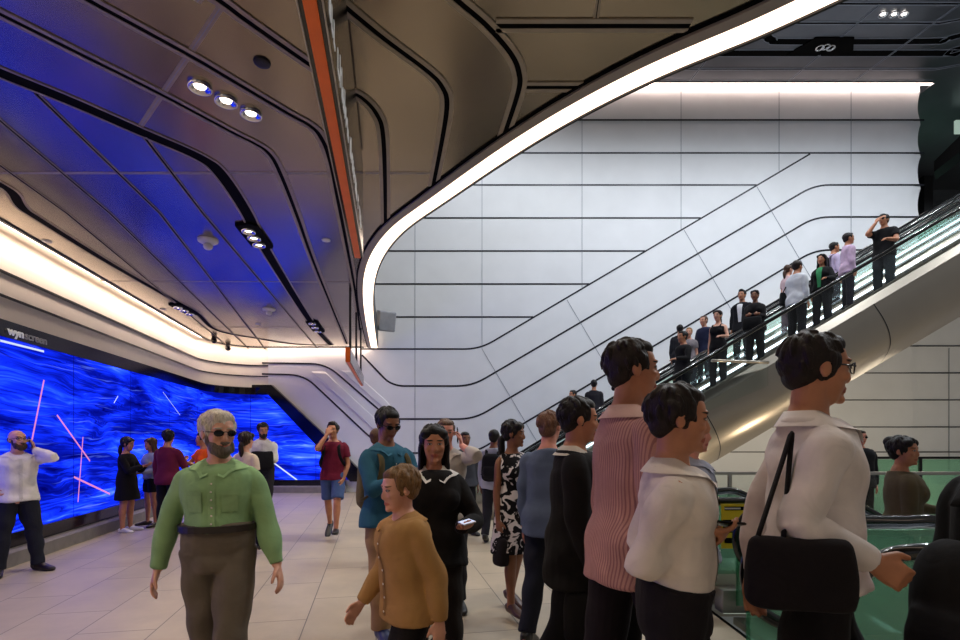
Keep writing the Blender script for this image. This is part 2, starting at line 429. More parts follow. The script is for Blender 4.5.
groove([(290,-40),(338,0),(383,37),(427,70),(442,86),(447,104),(442,140),(433,186)])
groove([(420,-34),(458,0),(487,25),(511,53),(519,72),(518,92),(503,138)])
groove([(496,25),(560,25),(690,25)], smooth=False); groove([(526,86.5),(560,86.5),(600,86.5)], smooth=False)
groove([(-60,46),(0,72),(72,101),(143,132),(200,157),(222,175),(247,213),(266,250),(311,322),(331,345)], w=.13, lip=.02)
groove([(-30,168),(0,184),(13,193),(22,207),(41,220),(110,263),(176,301),(197,313),(217,330),(256,338),(296,344),(330,345)], w=.10, lip=.02)
for a in ([(37,94),(160,213),(266,350)], [(144,136),(203,213),(319,350)], [(-30,93),(0,120),(110,213),(250,350)], [(-40,138),(0,165),(67,213),(230,348)], [(95,114),(180,213),(292,350)][:0]):
    if a: groove(a, w=.022, lip=.008, smooth=False)
for a in ([(222,5),(140,127)], [(-20,173),(332,173)], [(365,173),(435,173)], [(100,281),(357,282)], [(200,327),(362,327)], [(196,-2),(180,-20)], [(197,2),(201,-4)]):
    groove(a, w=.006, lip=.018, smooth=False, dark='seam')
groove([(600,-10),(595,25)], w=.006, lip=.015, smooth=False)

# cove light round the edge of the low ceiling
mb = MB(); ribbon(mb, lambda o: [p for p in wall_path(o, xe=-3.3)], [(.07,LZ+.05),(.20,LZ+.05)])
tag(mb.build('cove_light', M['cove']), 'warm cove light glowing along the top of the left wall', 'light')
mb = MB(); ribbon(mb, lambda o: wall_path(o, xe=-3.2), [(.24,LZ+.5),(.02,LZ+.5),(-.13,LZ+.5)]); struct(mb.build('trim_93', M['black']))
# a lip under the ceiling edge
mb = MB(); ribbon(mb, lambda o: wall_path(o, xe=-3.4), [(.20,LZ+.01),(.20,LZ-.02),(.25,LZ-.02),(.25,LZ+.01)]); struct(mb.build('trim_94', M['groove']))

# ------------------------------------------------------------------ hall ceiling
mb = MB(); mb.prism([Vector((-7,BY-.16,UZ)), Vector((XE+.14,BY-.16,UZ)), Vector((XE+.14,BY+6.6,UZ)), Vector((28,BY+6.6,UZ)), Vector((26,3,UZ)), Vector((-7,3,UZ))], (0,0,.4))
struct(mb.build('ceiling_upper', M['ceil_up']))
tn = 140
def upg(pts, w, lip=.03): groove(pts, w=w, lip=lip, z=UZ, smooth=False, lipmat='seam')
upg([(560,81),(932,81)], .05); upg([(560,69),(936,69),(975,62)], .03)
groove([(560,53),(930,53),(950,51),(1010,33)], w=.22, lip=.02, z=UZ, lipmat='seam')
groove([(768,25),(766,34),(772,40),(790,41.5),(930,41),(950,38),(1010,20)], w=.2, lip=.02, z=UZ, lipmat='seam')
upg([(560,39),(765,38)], .05); upg([(560,23),(940,23),(990,14)], .05); upg([(560,3.5),(990,3.5)], .05)
for x0,x1 in ((690,750),(789,880),(854,960),(620,640)):
    t = (81-0)/81; upg([(x0,81),(x1,4)], .02, .02)
mb = MB(); mb.box((-3,BY-.15,UZ+.02), (XE+.12,BY-.03,UZ+.06))
tag(mb.build('cove_light', M['cove_up']), 'straight cove light along the top of the tall white wall', 'light')


# ------------------------------------------------------------------ what lies past the free end of the wall
mb = MB(); mb.box((11,21.8,-5), (26,22.0,12)); struct(mb.build('wall_right', M['dark_wall']))
mb = MB()
for k in range(34): mb.box((12.5,21.3,4.6+k*.16), (24,21.42,4.68+k*.16))
tag(mb.build('louvre_screen', M['slat']), 'dark horizontal louvres beyond the free end of the white wall', 'louvre')
mb = MB(); mb.box((17.6,20.6,0), (17.95,20.9,12)); mb.box((13.4,20.6,9.2), (24,20.9,9.75)); struct(mb.build('column', M['dark_metal']))
mb = MB(); a = at_y(934,172,17.0); b = at_y(975,140,15.0)
mb.prism([a, b, b+Vector((0,0,.55)), a+Vector((0,0,.35))], (.5,.5,0)); struct(mb.build('beam', M['dark_metal']))
mb = MB(); p = at_y(956,133,16.5); mb.box((p.x,16.5,p.z), (p.x+.9,16.58,p.z+.42)); 
tag(mb.build('hanging_sign', plain('pale sign face', (190,215,200), .4, emit=(190,215,200), strength=.5), bevel=.01), 'small pale lit sign at the right edge near the dark louvres', 'sign')
mb = MB(); mb.box((12.5,20.5,9.3), (24,20.56,10.3)); tag(mb.build('glass_guard', M['green_glass']), 'pale green glass panel below the dark louvres', 'glass')

# ------------------------------------------------------------------ led screen
scr = empty('video_wall', (0,0,0), 0, 'huge curved blue video wall along the left wall', 'screen')
def screen_strip(off, z0, z1, xe):
    P = wall_path(off, y0=1.0, xe=xe); L = [0]
    for a, b in zip(P, P[1:]): L.append(L[-1] + (b-a).length)
    return P, L
P, L = screen_strip(.10, .37, 2.87, -6.2)
z0, z1 = .37, 2.87
me = bpy.data.meshes.new('screen'); vs, fs, uvs = [], [], []
L0 = L[-1]
i8 = (8.02 - 1.0)/D1.y
for p, l in zip(P, L):
    vs += [(p.x,p.y,z0), (p.x,p.y,z1)]; uvs += [(l-i8+19,0), (l-i8+19,z1-z0)]
n = len(P)
for i in range(n-1): fs.append((2*i, 2*i+2, 2*i+3, 2*i+1))
# the last stretch on the back wall ends in a slanted edge
q = [at_y(271,394,BY-.1), at_y(322,443,BY-.1), at_y(352,474,BY-.1), at_y(352,480,BY-.1)]
k = len(vs)
vs += [(q[0].x,BY-.1,z1), (q[0].x,BY-.1,z0), (q[2].x+.1,BY-.1,z0)]
l1 = L[-1] + (q[0].x - P[-1].x); uvs += [(l1-i8+19,z1-z0), (l1-i8+19,0), (l1-i8+19+q[2].x+.1-q[0].x,0)]
fs += [(2*n-2, k+1, k, 2*n-1), (k+1, k+2, k)]
me.from_pydata(vs, [], fs); uvl = me.uv_layers.new(name='uv')
for lp_ in me.loops: uvl.data[lp_.index].uv = uvs[lp_.vertex_index]
mats = [M['screen'], M['pink_led'], M['white_trace']]
nv = len(me.vertices)
def hit_wall(px, py, off):
    k = (px-CX)/F; Y = (-4.78 + off)/(k + .2)
    return Vector((k*Y, Y, CZ + (HY-py)/F*Y)) if px < 262 else at_y(px, py, BY - off)
extra = []
def streak(a, b, w, mi):
    A, B = hit_wall(*a, .125), hit_wall(*b, .125); t = (B-A).normalized()
    nn = Vector((D1.y, -D1.x, 0)) if a[0] < 262 else Vector((0,-1,0)); s = t.cross(nn)*w/2
    extra.append(([A-s, A+s, B+s, B-s], mi))
streak((44,380),(32,440),.03,1); streak((57,415),(90,461),.028,1); streak((83,437),(78,502),.024,1); streak((74,477),(110,494),.03,1)
streak((0,340.5),(44,351.5),.028,2); streak((274,463),(297,480),.04,2); streak((219,410),(232,397),.08,2); streak((232,397),(262,392),.05,2); streak((118,396),(114,403),.02,2)
streak((205,395),(222,402),.015,2); streak((163,392),(180,415),.012,2); streak((243,394),(249,386.5+8),.03,2)
mb = MB(); mb.v = [tuple(v.co) for v in me.vertices]; mb.f = [tuple(p.vertices) for p in me.polygons]; mb.m = [0]*len(mb.f)
for vv, mi in extra: mb.add(vv, [(0,1,2,3)], mi)
me2 = mb.mesh('screen'); ul = me2.uv_layers.new(name='uv')
allu = uvs + [(0,0)]*(4*len(extra))
for lp_ in me2.loops: ul.data[lp_.index].uv = allu[lp_.vertex_index]
for m_ in mats: me2.materials.append(m_)
so = bpy.data.objects.new('screen', me2); COL.objects.link(so); so.parent = scr
mb = MB()
ribbon(mb, lambda o: wall_path(o, y0=1.0, xe=-6.2), [(.0,2.87),(.12,2.87),(.16,3.07),(.0,3.10)])
ribbon(mb, lambda o: wall_path(o, y0=1.0, xe=-6.2), [(.0,.33),(.15,.33),(.15,.39),(.1,.39)])
# slanted black frame on the back wall
e0, e1 = at_y(268,385.5,BY), at_y(278,385.5,BY)
A = [(255,385.5),(274,385.5),(334,442),(372,481),(352,481),(322,449),(270,394),(255,394)]
mb.prism([at_y(x, y, BY+.05) for x, y in A], (0,-.22,0))
mb.build('frame', M['gloss_black'], scr)
def text_mesh(body, size, depth=.01, thick=.0):
    cu = bpy.data.curves.new('t', 'FONT'); cu.body = body; cu.size = size; cu.extrude = depth; cu.offset = thick; cu.space_character = .92
    ob = bpy.data.objects.new('t', cu); COL.objects.link(ob); bpy.context.view_layer.update()
    me = bpy.data.meshes.new_from_object(ob.evaluated_get(bpy.context.evaluated_depsgraph_get()))
    w = ob.dimensions.x; bpy.data.objects.remove(ob); return me, w
def place_text(name, body, size, X0, target_w, mat, parent, thick=.006):
    me, w = text_mesh(body, size, .006, thick)
    for v in me.vertices: v.co.x *= target_w/w
    me.materials.clear(); me.materials.append(mat)
    o = bpy.data.objects.new(name, me); COL.objects.link(o)
    t = Vector((D1.x, D1.y, 0)); nn = Vector((D1.y, -D1.x, 0)); up = Vector((0,0,1))
    m4 = Matrix((( t.x, up.x, nn.x, X0.x), (t.y, up.y, nn.y, X0.y), (t.z, up.z, nn.z, X0.z), (0,0,0,1)))
    o.matrix_world = m4; o.parent = parent; return o
pa = hit_wall(8,330,.168); pa.z = 2.905
place_text('lettering', 'wyn', .145, pa, .30, M['logo_white'], scr, .003)
pb = pa + Vector((D1.x, D1.y, 0))*.315
place_text('lettering', 'screen', .145, pb, .46, M['logo_grey'], scr, .002)

# ------------------------------------------------------------------ hanging blade signs
def blade(pn, pf, z0, z1, w, label, marks):
    a, b = Vector((pn[0],pn[1],0)), Vector((pf[0],pf[1],0)); t = (b-a).normalized(); n = Vector((t.y,-t.x,0)); Lh = (b-a).length
    r = empty('hanging_sign', (a.x, a.y, z0), math.atan2(t.y, t.x), label, 'sign', None)
    mb = MB(); mb.box((0,-w/2,.012), (Lh,w/2,z1-z0)); mb.build('sign_body', M['gloss_black'], r, bevel=.004)
    mb = MB(); mb.box((-.012,-w*.27,.0), (Lh+.004,w*.27,.014)); mb.box((-.014,-w*.42,0), (.0,w*.42,z1-z0-.01)); mb.build('edge_strip', M['orange'], r)
    mb = MB()
    for s in (-1,1): mb.box((-.005,s*w/2-.003,.004), (Lh,s*w/2+.003,.016))
    mb.build('trim', M['steel'], r)
    if marks:
        mb = MB(); x = .25
        rr = random.Random(5)
        while x < Lh-.3:
            wd = rr.uniform(.05,.09)
            if rr.random() < .18: x += .09
            mb.box((x,-w/2-.002,.14), (x+.022,-w/2,.14+rr.choice((.11,.11,.16)))); mb.box((x+.022,-w/2-.002,.14+rr.choice((0,.045,.09))), (x+wd,-w/2,.165+rr.choice((0,.045,.085))))
            x += wd + .03
        mb.build('lettering', M['logo_white'], r)
    for k in (.12,.5,.88):
        mb = MB(); mb.box((Lh*k-.03,-.02,z1-z0), (Lh*k+.03,.02,LZ-z0)); mb.build('hanger', M['dark_metal'], r)
    return r
blade((-.664+.17*.6,2.02-.6), (-1.155,4.91), 3.3, 4.18, .10, 'long dark hanging sign with orange underside close overhead', True)
blade((-2.26,8.9), (-2.95,13.0), 2.9, 3.157, .085, 'small hanging sign with orange end further off near the white wall', False)

# ------------------------------------------------------------------ downlights
def spot(loc, e, size=R(110), blend=.6, col=(1,.93,.84), rad=.06):
    d = bpy.data.lights.new('spot', 'SPOT'); d.energy = e; d.spot_size = size; d.spot_blend = blend; d.color = col; d.shadow_soft_size = rad
    o = bpy.data.objects.new('spot', d); COL.objects.link(o); o.location = loc; return o
def make_downlight(loc, label, group):
    r = empty('downlight', loc, 0, label, 'light', group); mb = MB()
    n = 20
    def ring(rd, z): return [Vector((rd*math.cos(2*math.pi*k/n), rd*math.sin(2*math.pi*k/n), z)) for k in range(n)]
    mb.grid([ring(.084,.0), ring(.084,-.026), ring(.074,-.028), ring(.060,-.016), ring(.040,-.004)], close=True, cap=False)
    mb.build('reflector', M['chrome'], r, smooth=True)
    mb = MB(); mb.add(ring(.040,-.006), [tuple(range(n))]); mb.build('lamp', M['lamp'], r); return r
first = None
lp_specs = [((200,86),(226,100),(251,113), 'bronze ceiling beside the long hanging sign', LZ, .0),
            ((248.5,228),(254,235),(259,242), 'black channel in the middle of the ceiling', LZ, .035),
            ((178,305.5),(184,308.5),(190,312), 'black channel beside the cove light', LZ, .035),
            ((312,322),(315,326),(318,330), 'black channel near the back wall', LZ, .035)]
for si, spx in enumerate(lp_specs):
    words = ('first','middle','last')
    for k in range(3):
        p = at_z(*spx[k], spx[4]); p.z -= spx[5]
        lab = '%s of three round downlights in the %s' % (('nearest the frame edge' if False else ('leftmost','middle','rightmost')[k]), spx[3])
        if first is None: first = make_downlight(p, lab, 'downlights of the low ceiling'); 
        else:
            c = copy_tree(first); c.location = p; c['label'] = lab
    if si:
        # black housing round the group
        ps = [at_z(*spx[k], LZ) for k in range(3)]; mid = ps[1]; t = (ps[2]-ps[0]).normalized(); nn = Vector((t.y,-t.x,0)); hl = (ps[2]-ps[0]).length/2 + .2
        mb = MB(); poly = [mid+t*hl*a+nn*b for a, b in ((-1,.06),(-.8,-.13),(.8,-.13),(1,.06),(.85,.15),(-.85,.15))]
        mb.prism([p_+Vector((0,0,-.03)) for p_ in poly], (0,0,.03))
        struct(mb.build('trim_%d' % (170+si), M['black']))
# spots of the lamps (and of the same ceiling's lamps behind the camera)
for (x, y, e) in ((-2.0,4.1,75),(-2.97,6.8,70),(-5.6,10.6,60),(-3.87,12.2,55),(-1.2,9.5,50),(.4,2.2,24),(-2.5,.5,60),(1.5,-.5,26),(-.5,-2.5,70),(-4,-1.5,60)):
    spot((x, y, LZ-.08), e*2.1, col=(1,.86,.68))
# hall lamps, then spots added as fill
hl = None
hall = [((883,13),(894,13),(904,13), 'hall ceiling'), ((820,46.5),(826,45.5),(831,46.5), 'black channel of the hall ceiling')]
for trio in hall:
    for k in range(3):
        p = at_z(*trio[k], UZ); p.z -= .02
        c = copy_tree(first); c.location = p; c.scale = (1.25,1.25,1.25); c['label'] = '%s of three small bright downlights in the %s' % (('leftmost','middle','rightmost')[k], trio[3]); c['group'] = 'downlights of the hall ceiling'
mb = MB(); pm = at_z(826,47,UZ); mb.prism([pm+Vector(v) for v in ((-.9,.25,-.03),(-.5,-.35,-.03),(.5,-.35,-.03),(.9,.25,-.03))], (0,0,.03)); struct(mb.build('trim_180', M['black']))
for (x, y, e) in ((-1.5,13.4,260),(0,11.5,520),(3,10.5,800),(6.5,10.5,800),(10,10.5,800),(13,10,700),(4,6.5,700),(8.5,6.5,800),(12.5,6,700)):  # leftmost spots are added to brighten the lower left of the wall
    spot((x, y, UZ-.1), e*.8, R(165), .6, (.90,.95,1), .15)
spot((17,17.5,UZ-.3), 1500, R(160), .6, (.85,.95,1), .15)  # added spot without a fixture, lifts the dark space past the wall end
for x in (5,8,11): spot((x,9.85,-.15), 230, R(160), .8, (1,.80,.56), .1).rotation_euler = (R(150),0,0)  # unseen warm uplights added to light the cladding underside and lower wall

# ceiling fixtures
def dome(px, py, label):
    p = at_z(px, py, LZ); r = empty('ceiling_speaker', p, 0, label, 'speaker', 'white ceiling domes'); mb = MB()
    mb.loft([(0,0,0),(0,0,-.03),(0,0,-.05)], [.13,.12,.07], n=20, sub=3); mb.build('base', M['white_plastic'], r, smooth=True)
    mb = MB(); mb.ell((0,0,-.085), (.06,.06,.05)); mb.build('dome', M['white_plastic'], r, smooth=True)
dome(208,240,'white ceiling dome nearer the left frame edge'); dome(269,309,'white ceiling dome nearer the back wall')
for px, py, lab in ((262,62,'small round recessed sensor beside the three downlights'), (47,241,'small disc sensor near the cove light'), (326,240,'small blue lit sensor beside the hanging sign'), (163,309,'small disc sensor farther along the cove light'), (480/1.0*0+258,324,'tiny white sensor beside the rear ceiling dome')):
    p = at_z(px, py, LZ); mb = MB(); mb.loft([p, p+Vector((0,0,-.012)), p+Vector((0,0,-.016))], [.06,.055,.03], n=16, sub=2)
    tag(mb.build('smoke_detector', M['dark_metal'] if px in (262,) else M['white_plastic'], smooth=False), lab, 'sensor')
for px, py in ((214,337),(228,345)):
    p = at_z(px, py, LZ); r = empty('security_camera', p, 0, 'small black dome camera on the ceiling, %s' % ('nearer the black channel' if px < 220 else 'nearer the back wall'), 'camera', 'ceiling cameras')
    mb = MB(); mb.loft([(0,0,0),(0,0,-.06)], [.05,.07], n=14); mb.build('base', M['dark_metal'], r); mb = MB(); mb.ell((0,0,-.1), (.075,.075,.07)); mb.build('dome', M['gloss_black'], r, smooth=True)
p = at_y(385,325,BY-.1); mb = MB(); mb.box((-.25,-.15,-.28), (.25,.2,.28), M=Matrix.Translation(p+Vector((.12,-.5,0))) @ Matrix.Rotation(.5,4,'Z') @ Matrix.Rotation(.25,4,'X'))
tag(mb.build('loudspeaker', plain('grey plastic', (150,152,160), .5), bevel=.04), 'grey box loudspeaker mounted on the white wall by the light curve', 'speaker')

# ------------------------------------------------------------------ escalators
ESL, EX0 = .59, .76
def esc_z(X): return max(0.0, ESL*(X - EX0))
def step_top(X): return max(0.0, math.floor((X-EX0)/.4 + 1)*.4*ESL) if X > EX0 else 0.0
def escalator(Y0, Y1, X0, XE_, slope, label, newel, clad, glassm, land=.9, light='white_led', h=1.0, railr=.036):
    e = empty('escalator', (X0, (Y0+Y1)/2, 0), 0, label, 'escalator', None)
    off = Vector((X0, (Y0+Y1)/2, 0)); w = (Y1-Y0)/2
    dz = lambda x: slope*max(0, x)
    xe = XE_ - X0
    zl = .05 if slope > 0 else 0
    for s in (-1, 1):
        y = s*w
        # handrail
        r = h*.31; pts = []
        for k in range(0, 9):
            a = math.pi*(1.5 - k/8.0); pts.append(Vector((-newel + r*math.cos(a), y, h - r + r*math.sin(a))))
        for x in np.linspace(-newel+.25, 0, 4): pts.append(Vector((x, y, h)))
        for x in (.25,.6): pts.append(Vector((x, y, h + dz(x)*(.85 if x < .5 else .97))))
        for x in np.linspace(1.2, xe, 12): pts.append(Vector((x, y, h + dz(x))))
        mb = MB(); mb.loft(pts, [(railr*.85, railr)]*len(pts), ref=Vector((0,1,0)), n=12, sub=3); mb.build('handrail', M['rail'], e, smooth=True)
        mb = MB(); mb.loft([p + Vector((0,0,-railr*.9)) for p in pts[8:]], [(.014,.012)]*len(pts[8:]), ref=Vector((0,1,0)), n=6, sub=2); mb.build('rail_track', M['steel'], e)
        top = [p for p in pts[3:]]; 
        low = [Vector((p.x, y, (.16 if slope>0 else .10) + dz(p.x))) for p in top]
        mb = MB(); t_ = .006
        mb.grid([[p+Vector((0,-t_,-.02)) for p in top], [p+Vector((0,-t_,0)) for p in low], [p+Vector((0,t_,0)) for p in low], [p+Vector((0,t_,-.02)) for p in top]]); mb.build('glass_balustrade', M[glassm], e)
        mb = MB(); yi = y - s*.03
        lx = list(np.linspace(.2, xe, 3))
        mb.grid([[Vector((x, yi, dz(x)+.315)) for x in lx], [Vector((x, yi-s*.035, dz(x)+.305)) for x in lx], [Vector((x, yi-s*.035, dz(x)+.265)) for x in lx]]); mb.build('skirt_light', M[light], e)
        mb = MB(); lx = [-newel, 0] + list(np.linspace(.3, xe, 3))
        mb.grid([[Vector((x, y+s*.09, dz(x)+.14)) for x in lx], [Vector((x, y-s*.02, dz(x)+.36)) for x in lx], [Vector((x, y-s*.055, dz(x)+.25)) for x in lx], [Vector((x, y-s*.06, dz(x)-.12)) for x in lx]]); mb.build('skirt_panel', M['clad'], e)
    # cladding: a folded steel skin under the whole run
    if clad:
        prof = [(-w-.1,.14),(-w-.12,-.25),(-w-.06,-.62),(-w+.12,-.95),(-w+.5,-1.25),(w-.4,-1.3),(w,-1.0),(w+.1,.14)]
        rows = []
        for y, z in prof: rows.append([Vector((x - z*.0, y, z + slope*x)) for x in np.linspace(.25, xe, 2)])
        prof = [tuple(v) for v in smooth_curve([Vector(q) for q in prof], 5)]; rows = [[Vector((x, y, z + slope*x)) for x in np.linspace(.25, xe, 12)] for y, z in prof]
        mb = MB(); mb.grid(rows)
        c0 = Vector((1,0,slope)).normalized(); per = Vector((slope,0,-1)).normalized()
        for kx in np.arange(1.9, xe, 1.68):
            ch = [Vector((kx + .0, 0, slope*kx))]
            for (ya, za), (yb, zb) in zip(prof[:25], prof[1:26]):
                pa_ = Vector((kx + slope*-za*.75, ya-.004, 0)); pa_.z = slope*pa_.x + za
                pb_ = Vector((kx + slope*-zb*.75, yb-.004, 0)); pb_.z = slope*pb_.x + zb
                g = Vector((.016,0,.016*slope)); o_ = Vector((0,0,-.004))
                mb.add([pa_+o_, pa_+g+o_, pb_+g+o_, pb_+o_], [(0,1,2,3)], 1)
        mb.build('cladding', [M['clad'], M['groove']], e, smooth=True)
    # landing plate and steps
    mb = MB(); mb.box((-newel-.35,-w+.03,-.05), (.05,w-.03,.008)); mb.build('landing_plate', M['steel'], e)
    mb = MB(); hgt = abs(slope)*.4
    mb.box((0,-w+.08,-hgt*1.0), (.4,w-.08,0)); 
    for k in range(10): mb.box((.36,-w+.1+k*(2*w-.2)/10,-.001), (.4,-w+.1+(k+.5)*(2*w-.2)/10,.003))
    st = mb.build('step', M['step'], e)
    nst = int(xe/.4)
    for k in range(nst):
        c = st if k == 0 else st.copy()
        if k: COL.objects.link(c); c.parent = e
        c.location = (k*.4, 0, (k+1)*.4*slope if slope > 0 else k*.4*slope + 0.0)
    return e
EY = [(10.2,11.3), (11.7,12.8), (13.2,14.3)]
escalator(10.2,11.3,EX0,14.5,ESL,'nearest of the three rising escalators, steel clad, crowded with riders',1.0,True,'glass')
escalator(11.7,12.8,EX0,15.5,ESL,'middle one of the three rising escalators',1.0,False,'glass')
escalator(13.2,14.3,EX0,16.5,ESL,'rear rising escalator running closest along the white wall',1.0,False,'glass')
escalator(2.42,3.3,2.9,9,-.577,'near descending escalator with large black curved handrail at the lower right',.88,False,'green_glass',h=1.07,railr=.040)
escalator(3.75,4.65,3.35,9,-.577,'descending escalator just behind the large curved handrail',.75,False,'green_glass')
escalator(4.95,5.9,2.9,9,-.577,'descending escalator with a yellow warning sticker on its end',.8,False,'green_glass')
# sticker
st = empty('warning_sticker', (2.3,4.90,.56), 0, 'yellow warning sticker with black pictogram at the escalator entrance', 'sign')
mb = MB(); mb.box((-.03,-.006,0), (.22,0,.42)); mb.build('sticker', M['yellow'], st)
mb = MB(); mb.box((-.015,-.009,.15), (.1,-.006,.27)); mb.box((.0,-.009,.36), (.2,-.006,.395)); mb.box((0,-.009,.05), (.2,-.006,.1)); mb.build('pictogram', M['black'], st)
mb = MB(); mb.box((0,-.012,.16), (.018,-.009,.19)); mb.box((.0,-.012,.16), (.09,-.009,.172)); mb.box((.055,-.012,.16), (.085,-.009,.22)); mb.ell((.07,-.011,.235), (.014,.003,.014)); mb.box((.02,-.012,.185), (.045,-.009,.2)); mb.box((0,-.012,.37), (.15,-.009,.385)); mb.build('figure', M['white_plastic'], st)
mb = MB(); mb.box((2.2,4.72,.0), (2.62,4.88,.22)); 
tag(mb.build('newel_base', M['steel'], bevel=.01), 'steel box at the foot of the escalator with the yellow sticker', 'base')

# guard rails
def guard(x0, x1, Y, zt, label, glassm, post_dx, postm='steel', zb=.05, railw=.03):
    r = empty('glass_guard', (x0, Y, 0), 0, label, 'guard rail'); Lx = x1-x0
    mb = MB(); mb.box((0,-railw,zt-.045), (Lx,railw,zt)); mb.build('rail', M['steel'] if postm == 'steel' else M[postm], r, bevel=.008)
    mb = MB(); mb.box((0,-.006,zb), (Lx,.006,zt-.05)); mb.build('glass_panel', M[glassm], r)
    x = post_dx/2
    while x < Lx:
        mb = MB(); mb.box((x-.02,-.035,0), (x+.02,.02,zt-.04)); mb.build('post', M[postm], r); x += post_dx
    return r
guard(2.9,9.5,7.4,1.12,'long glass guard with pale steel rail across the opening','glass',1.3)
guard(6.5,15.2,9.55,1.26,'far glass guard with dark posts under the rising escalators','green_glass',1.05,'dark_metal')
guard(2.45,4.5,3.55,.98,'short glass guard between the descending escalators','green_glass',1.0)
b0 = at_y(655,405,10.02); b1 = at_y(712,360.5,10.02); b2 = at_y(768,362.5,10.02)
r = empty('balustrade', (b1.x,10.02,0), 0, 'glass balustrade end with pale horizontal cap in front of the nearest rising escalator', 'balustrade')
mb = MB(); mb.prism([Vector((b0.x-b1.x,0,b0.z)), Vector((0,0,b1.z)), Vector((b2.x-b1.x,0,b2.z)), Vector((b2.x-b1.x,0,b2.z-.45)), Vector((b0.x-b1.x,0,b0.z-.55))], (0,.012,0)); mb.build('glass_panel', M['glass'], r)
mb = MB(); mb.loft([(0,0,b1.z),(b2.x-b1.x,0,b2.z)], [(.03,.05)]*2, ref=Vector((0,0,1)), n=10); mb.build('cap', M['clad'], r, smooth=True)
# ------------------------------------------------------------------ people
SKIN = {'fair': (214,160,134), 'pink': (218,150,128), 'tan': (186,128,94), 'brown': (138,90,62), 'dark': (84,54,40)}
skin_mats = {}
def mat_skin(tone, brow):
    key = (tone, brow)
    if key in skin_mats: return skin_mats[key]
    m, nt, b = nmat('skin ' + tone); L_ = nt.links.new
    at = nd(nt, 'ShaderNodeAttribute'); at.attribute_name = 'hc'
    sp = nd(nt, 'ShaderNodeSeparateXYZ'); L_(at.outputs['Vector'], sp.inputs[0])
    ab = nd(nt, 'ShaderNodeMath', operation='ABSOLUTE'); L_(sp.outputs[0], ab.inputs[0])
    fr = nd(nt, 'ShaderNodeMath', operation='GREATER_THAN'); fr.inputs[1].default_value = .055; L_(sp.outputs[1], fr.inputs[0])
    f2 = nd(nt, 'ShaderNodeMath', operation='LESS_THAN'); f2.inputs[1].default_value = .115; L_(sp.outputs[1], f2.inputs[0])
    ff = nd(nt, 'ShaderNodeMath', operation='MULTIPLY'); L_(fr.outputs[0], ff.inputs[0]); L_(f2.outputs[0], ff.inputs[1])
    def mask(cx, cz, rx, rz, soft=.25):
        v = []
        for src, c, r in ((ab.outputs[0], cx, rx), (sp.outputs[2], cz, rz)):
            a = nd(nt, 'ShaderNodeMath', operation='SUBTRACT'); a.inputs[1].default_value = c; L_(src, a.inputs[0])
            d = nd(nt, 'ShaderNodeMath', operation='DIVIDE'); d.inputs[1].default_value = r; L_(a.outputs[0], d.inputs[0])
            p = nd(nt, 'ShaderNodeMath', operation='MULTIPLY'); L_(d.outputs[0], p.inputs[0]); L_(d.outputs[0], p.inputs[1]); v.append(p)
        s = nd(nt, 'ShaderNodeMath', operation='ADD'); L_(v[0].outputs[0], s.inputs[0]); L_(v[1].outputs[0], s.inputs[1])
        mr = nd(nt, 'ShaderNodeMapRange'); mr.inputs[1].default_value = 1-soft; mr.inputs[2].default_value = 1+soft; mr.inputs[3].default_value = 1; mr.inputs[4].default_value = 0
        L_(s.outputs[0], mr.inputs[0]); o = nd(nt, 'ShaderNodeMath', operation='MULTIPLY'); L_(mr.outputs[0], o.inputs[0]); L_(ff.outputs[0], o.inputs[1]); return o.outputs[0]
    tc = nd(nt, 'ShaderNodeTexCoord'); nz = nd(nt, 'ShaderNodeTexNoise', i_Scale=14.0, i_Detail=4.0); L_(tc.outputs['Object'], nz.inputs['Vector'])
    c = lin(SKIN[tone]); rp = ramp(nt, [(.3, (c[0]*.88,c[1]*.82,c[2]*.8,1)), (.7, (min(1,c[0]*1.08),c[1]*1.05,c[2]*1.05,1))]); L_(nz.outputs['Fac'], rp.inputs[0])
    cur = rp.outputs[0]
    lipc = (c[0]*.75, c[1]*.42, c[2]*.45, 1)
    for (cx,cz,rx,rz), col in (((0,-.063,.025,.0105), lipc), ((.033,.034,.021,.0045), lin(brow)), ((.032,.012,.0155,.0075), (.06,.03,.02,1)), ((.032,.0115,.0120,.0046), (.5,.46,.44,1)), ((.032,.0115,.0055,.0055), (.03,.015,.008,1))):
        mx = nd(nt, 'ShaderNodeMix', data_type='RGBA'); mx.inputs[7].default_value = col; L_(mask(cx,cz,rx,rz), mx.inputs[0]); L_(cur, mx.inputs[6]); cur = mx.outputs[2]
    L_(cur, b.inputs['Base Color']); b.inputs['Roughness'].default_value = .48
    b.inputs['Subsurface Weight'].default_value = .0
    skin_mats[key] = m; return m
fab = {}
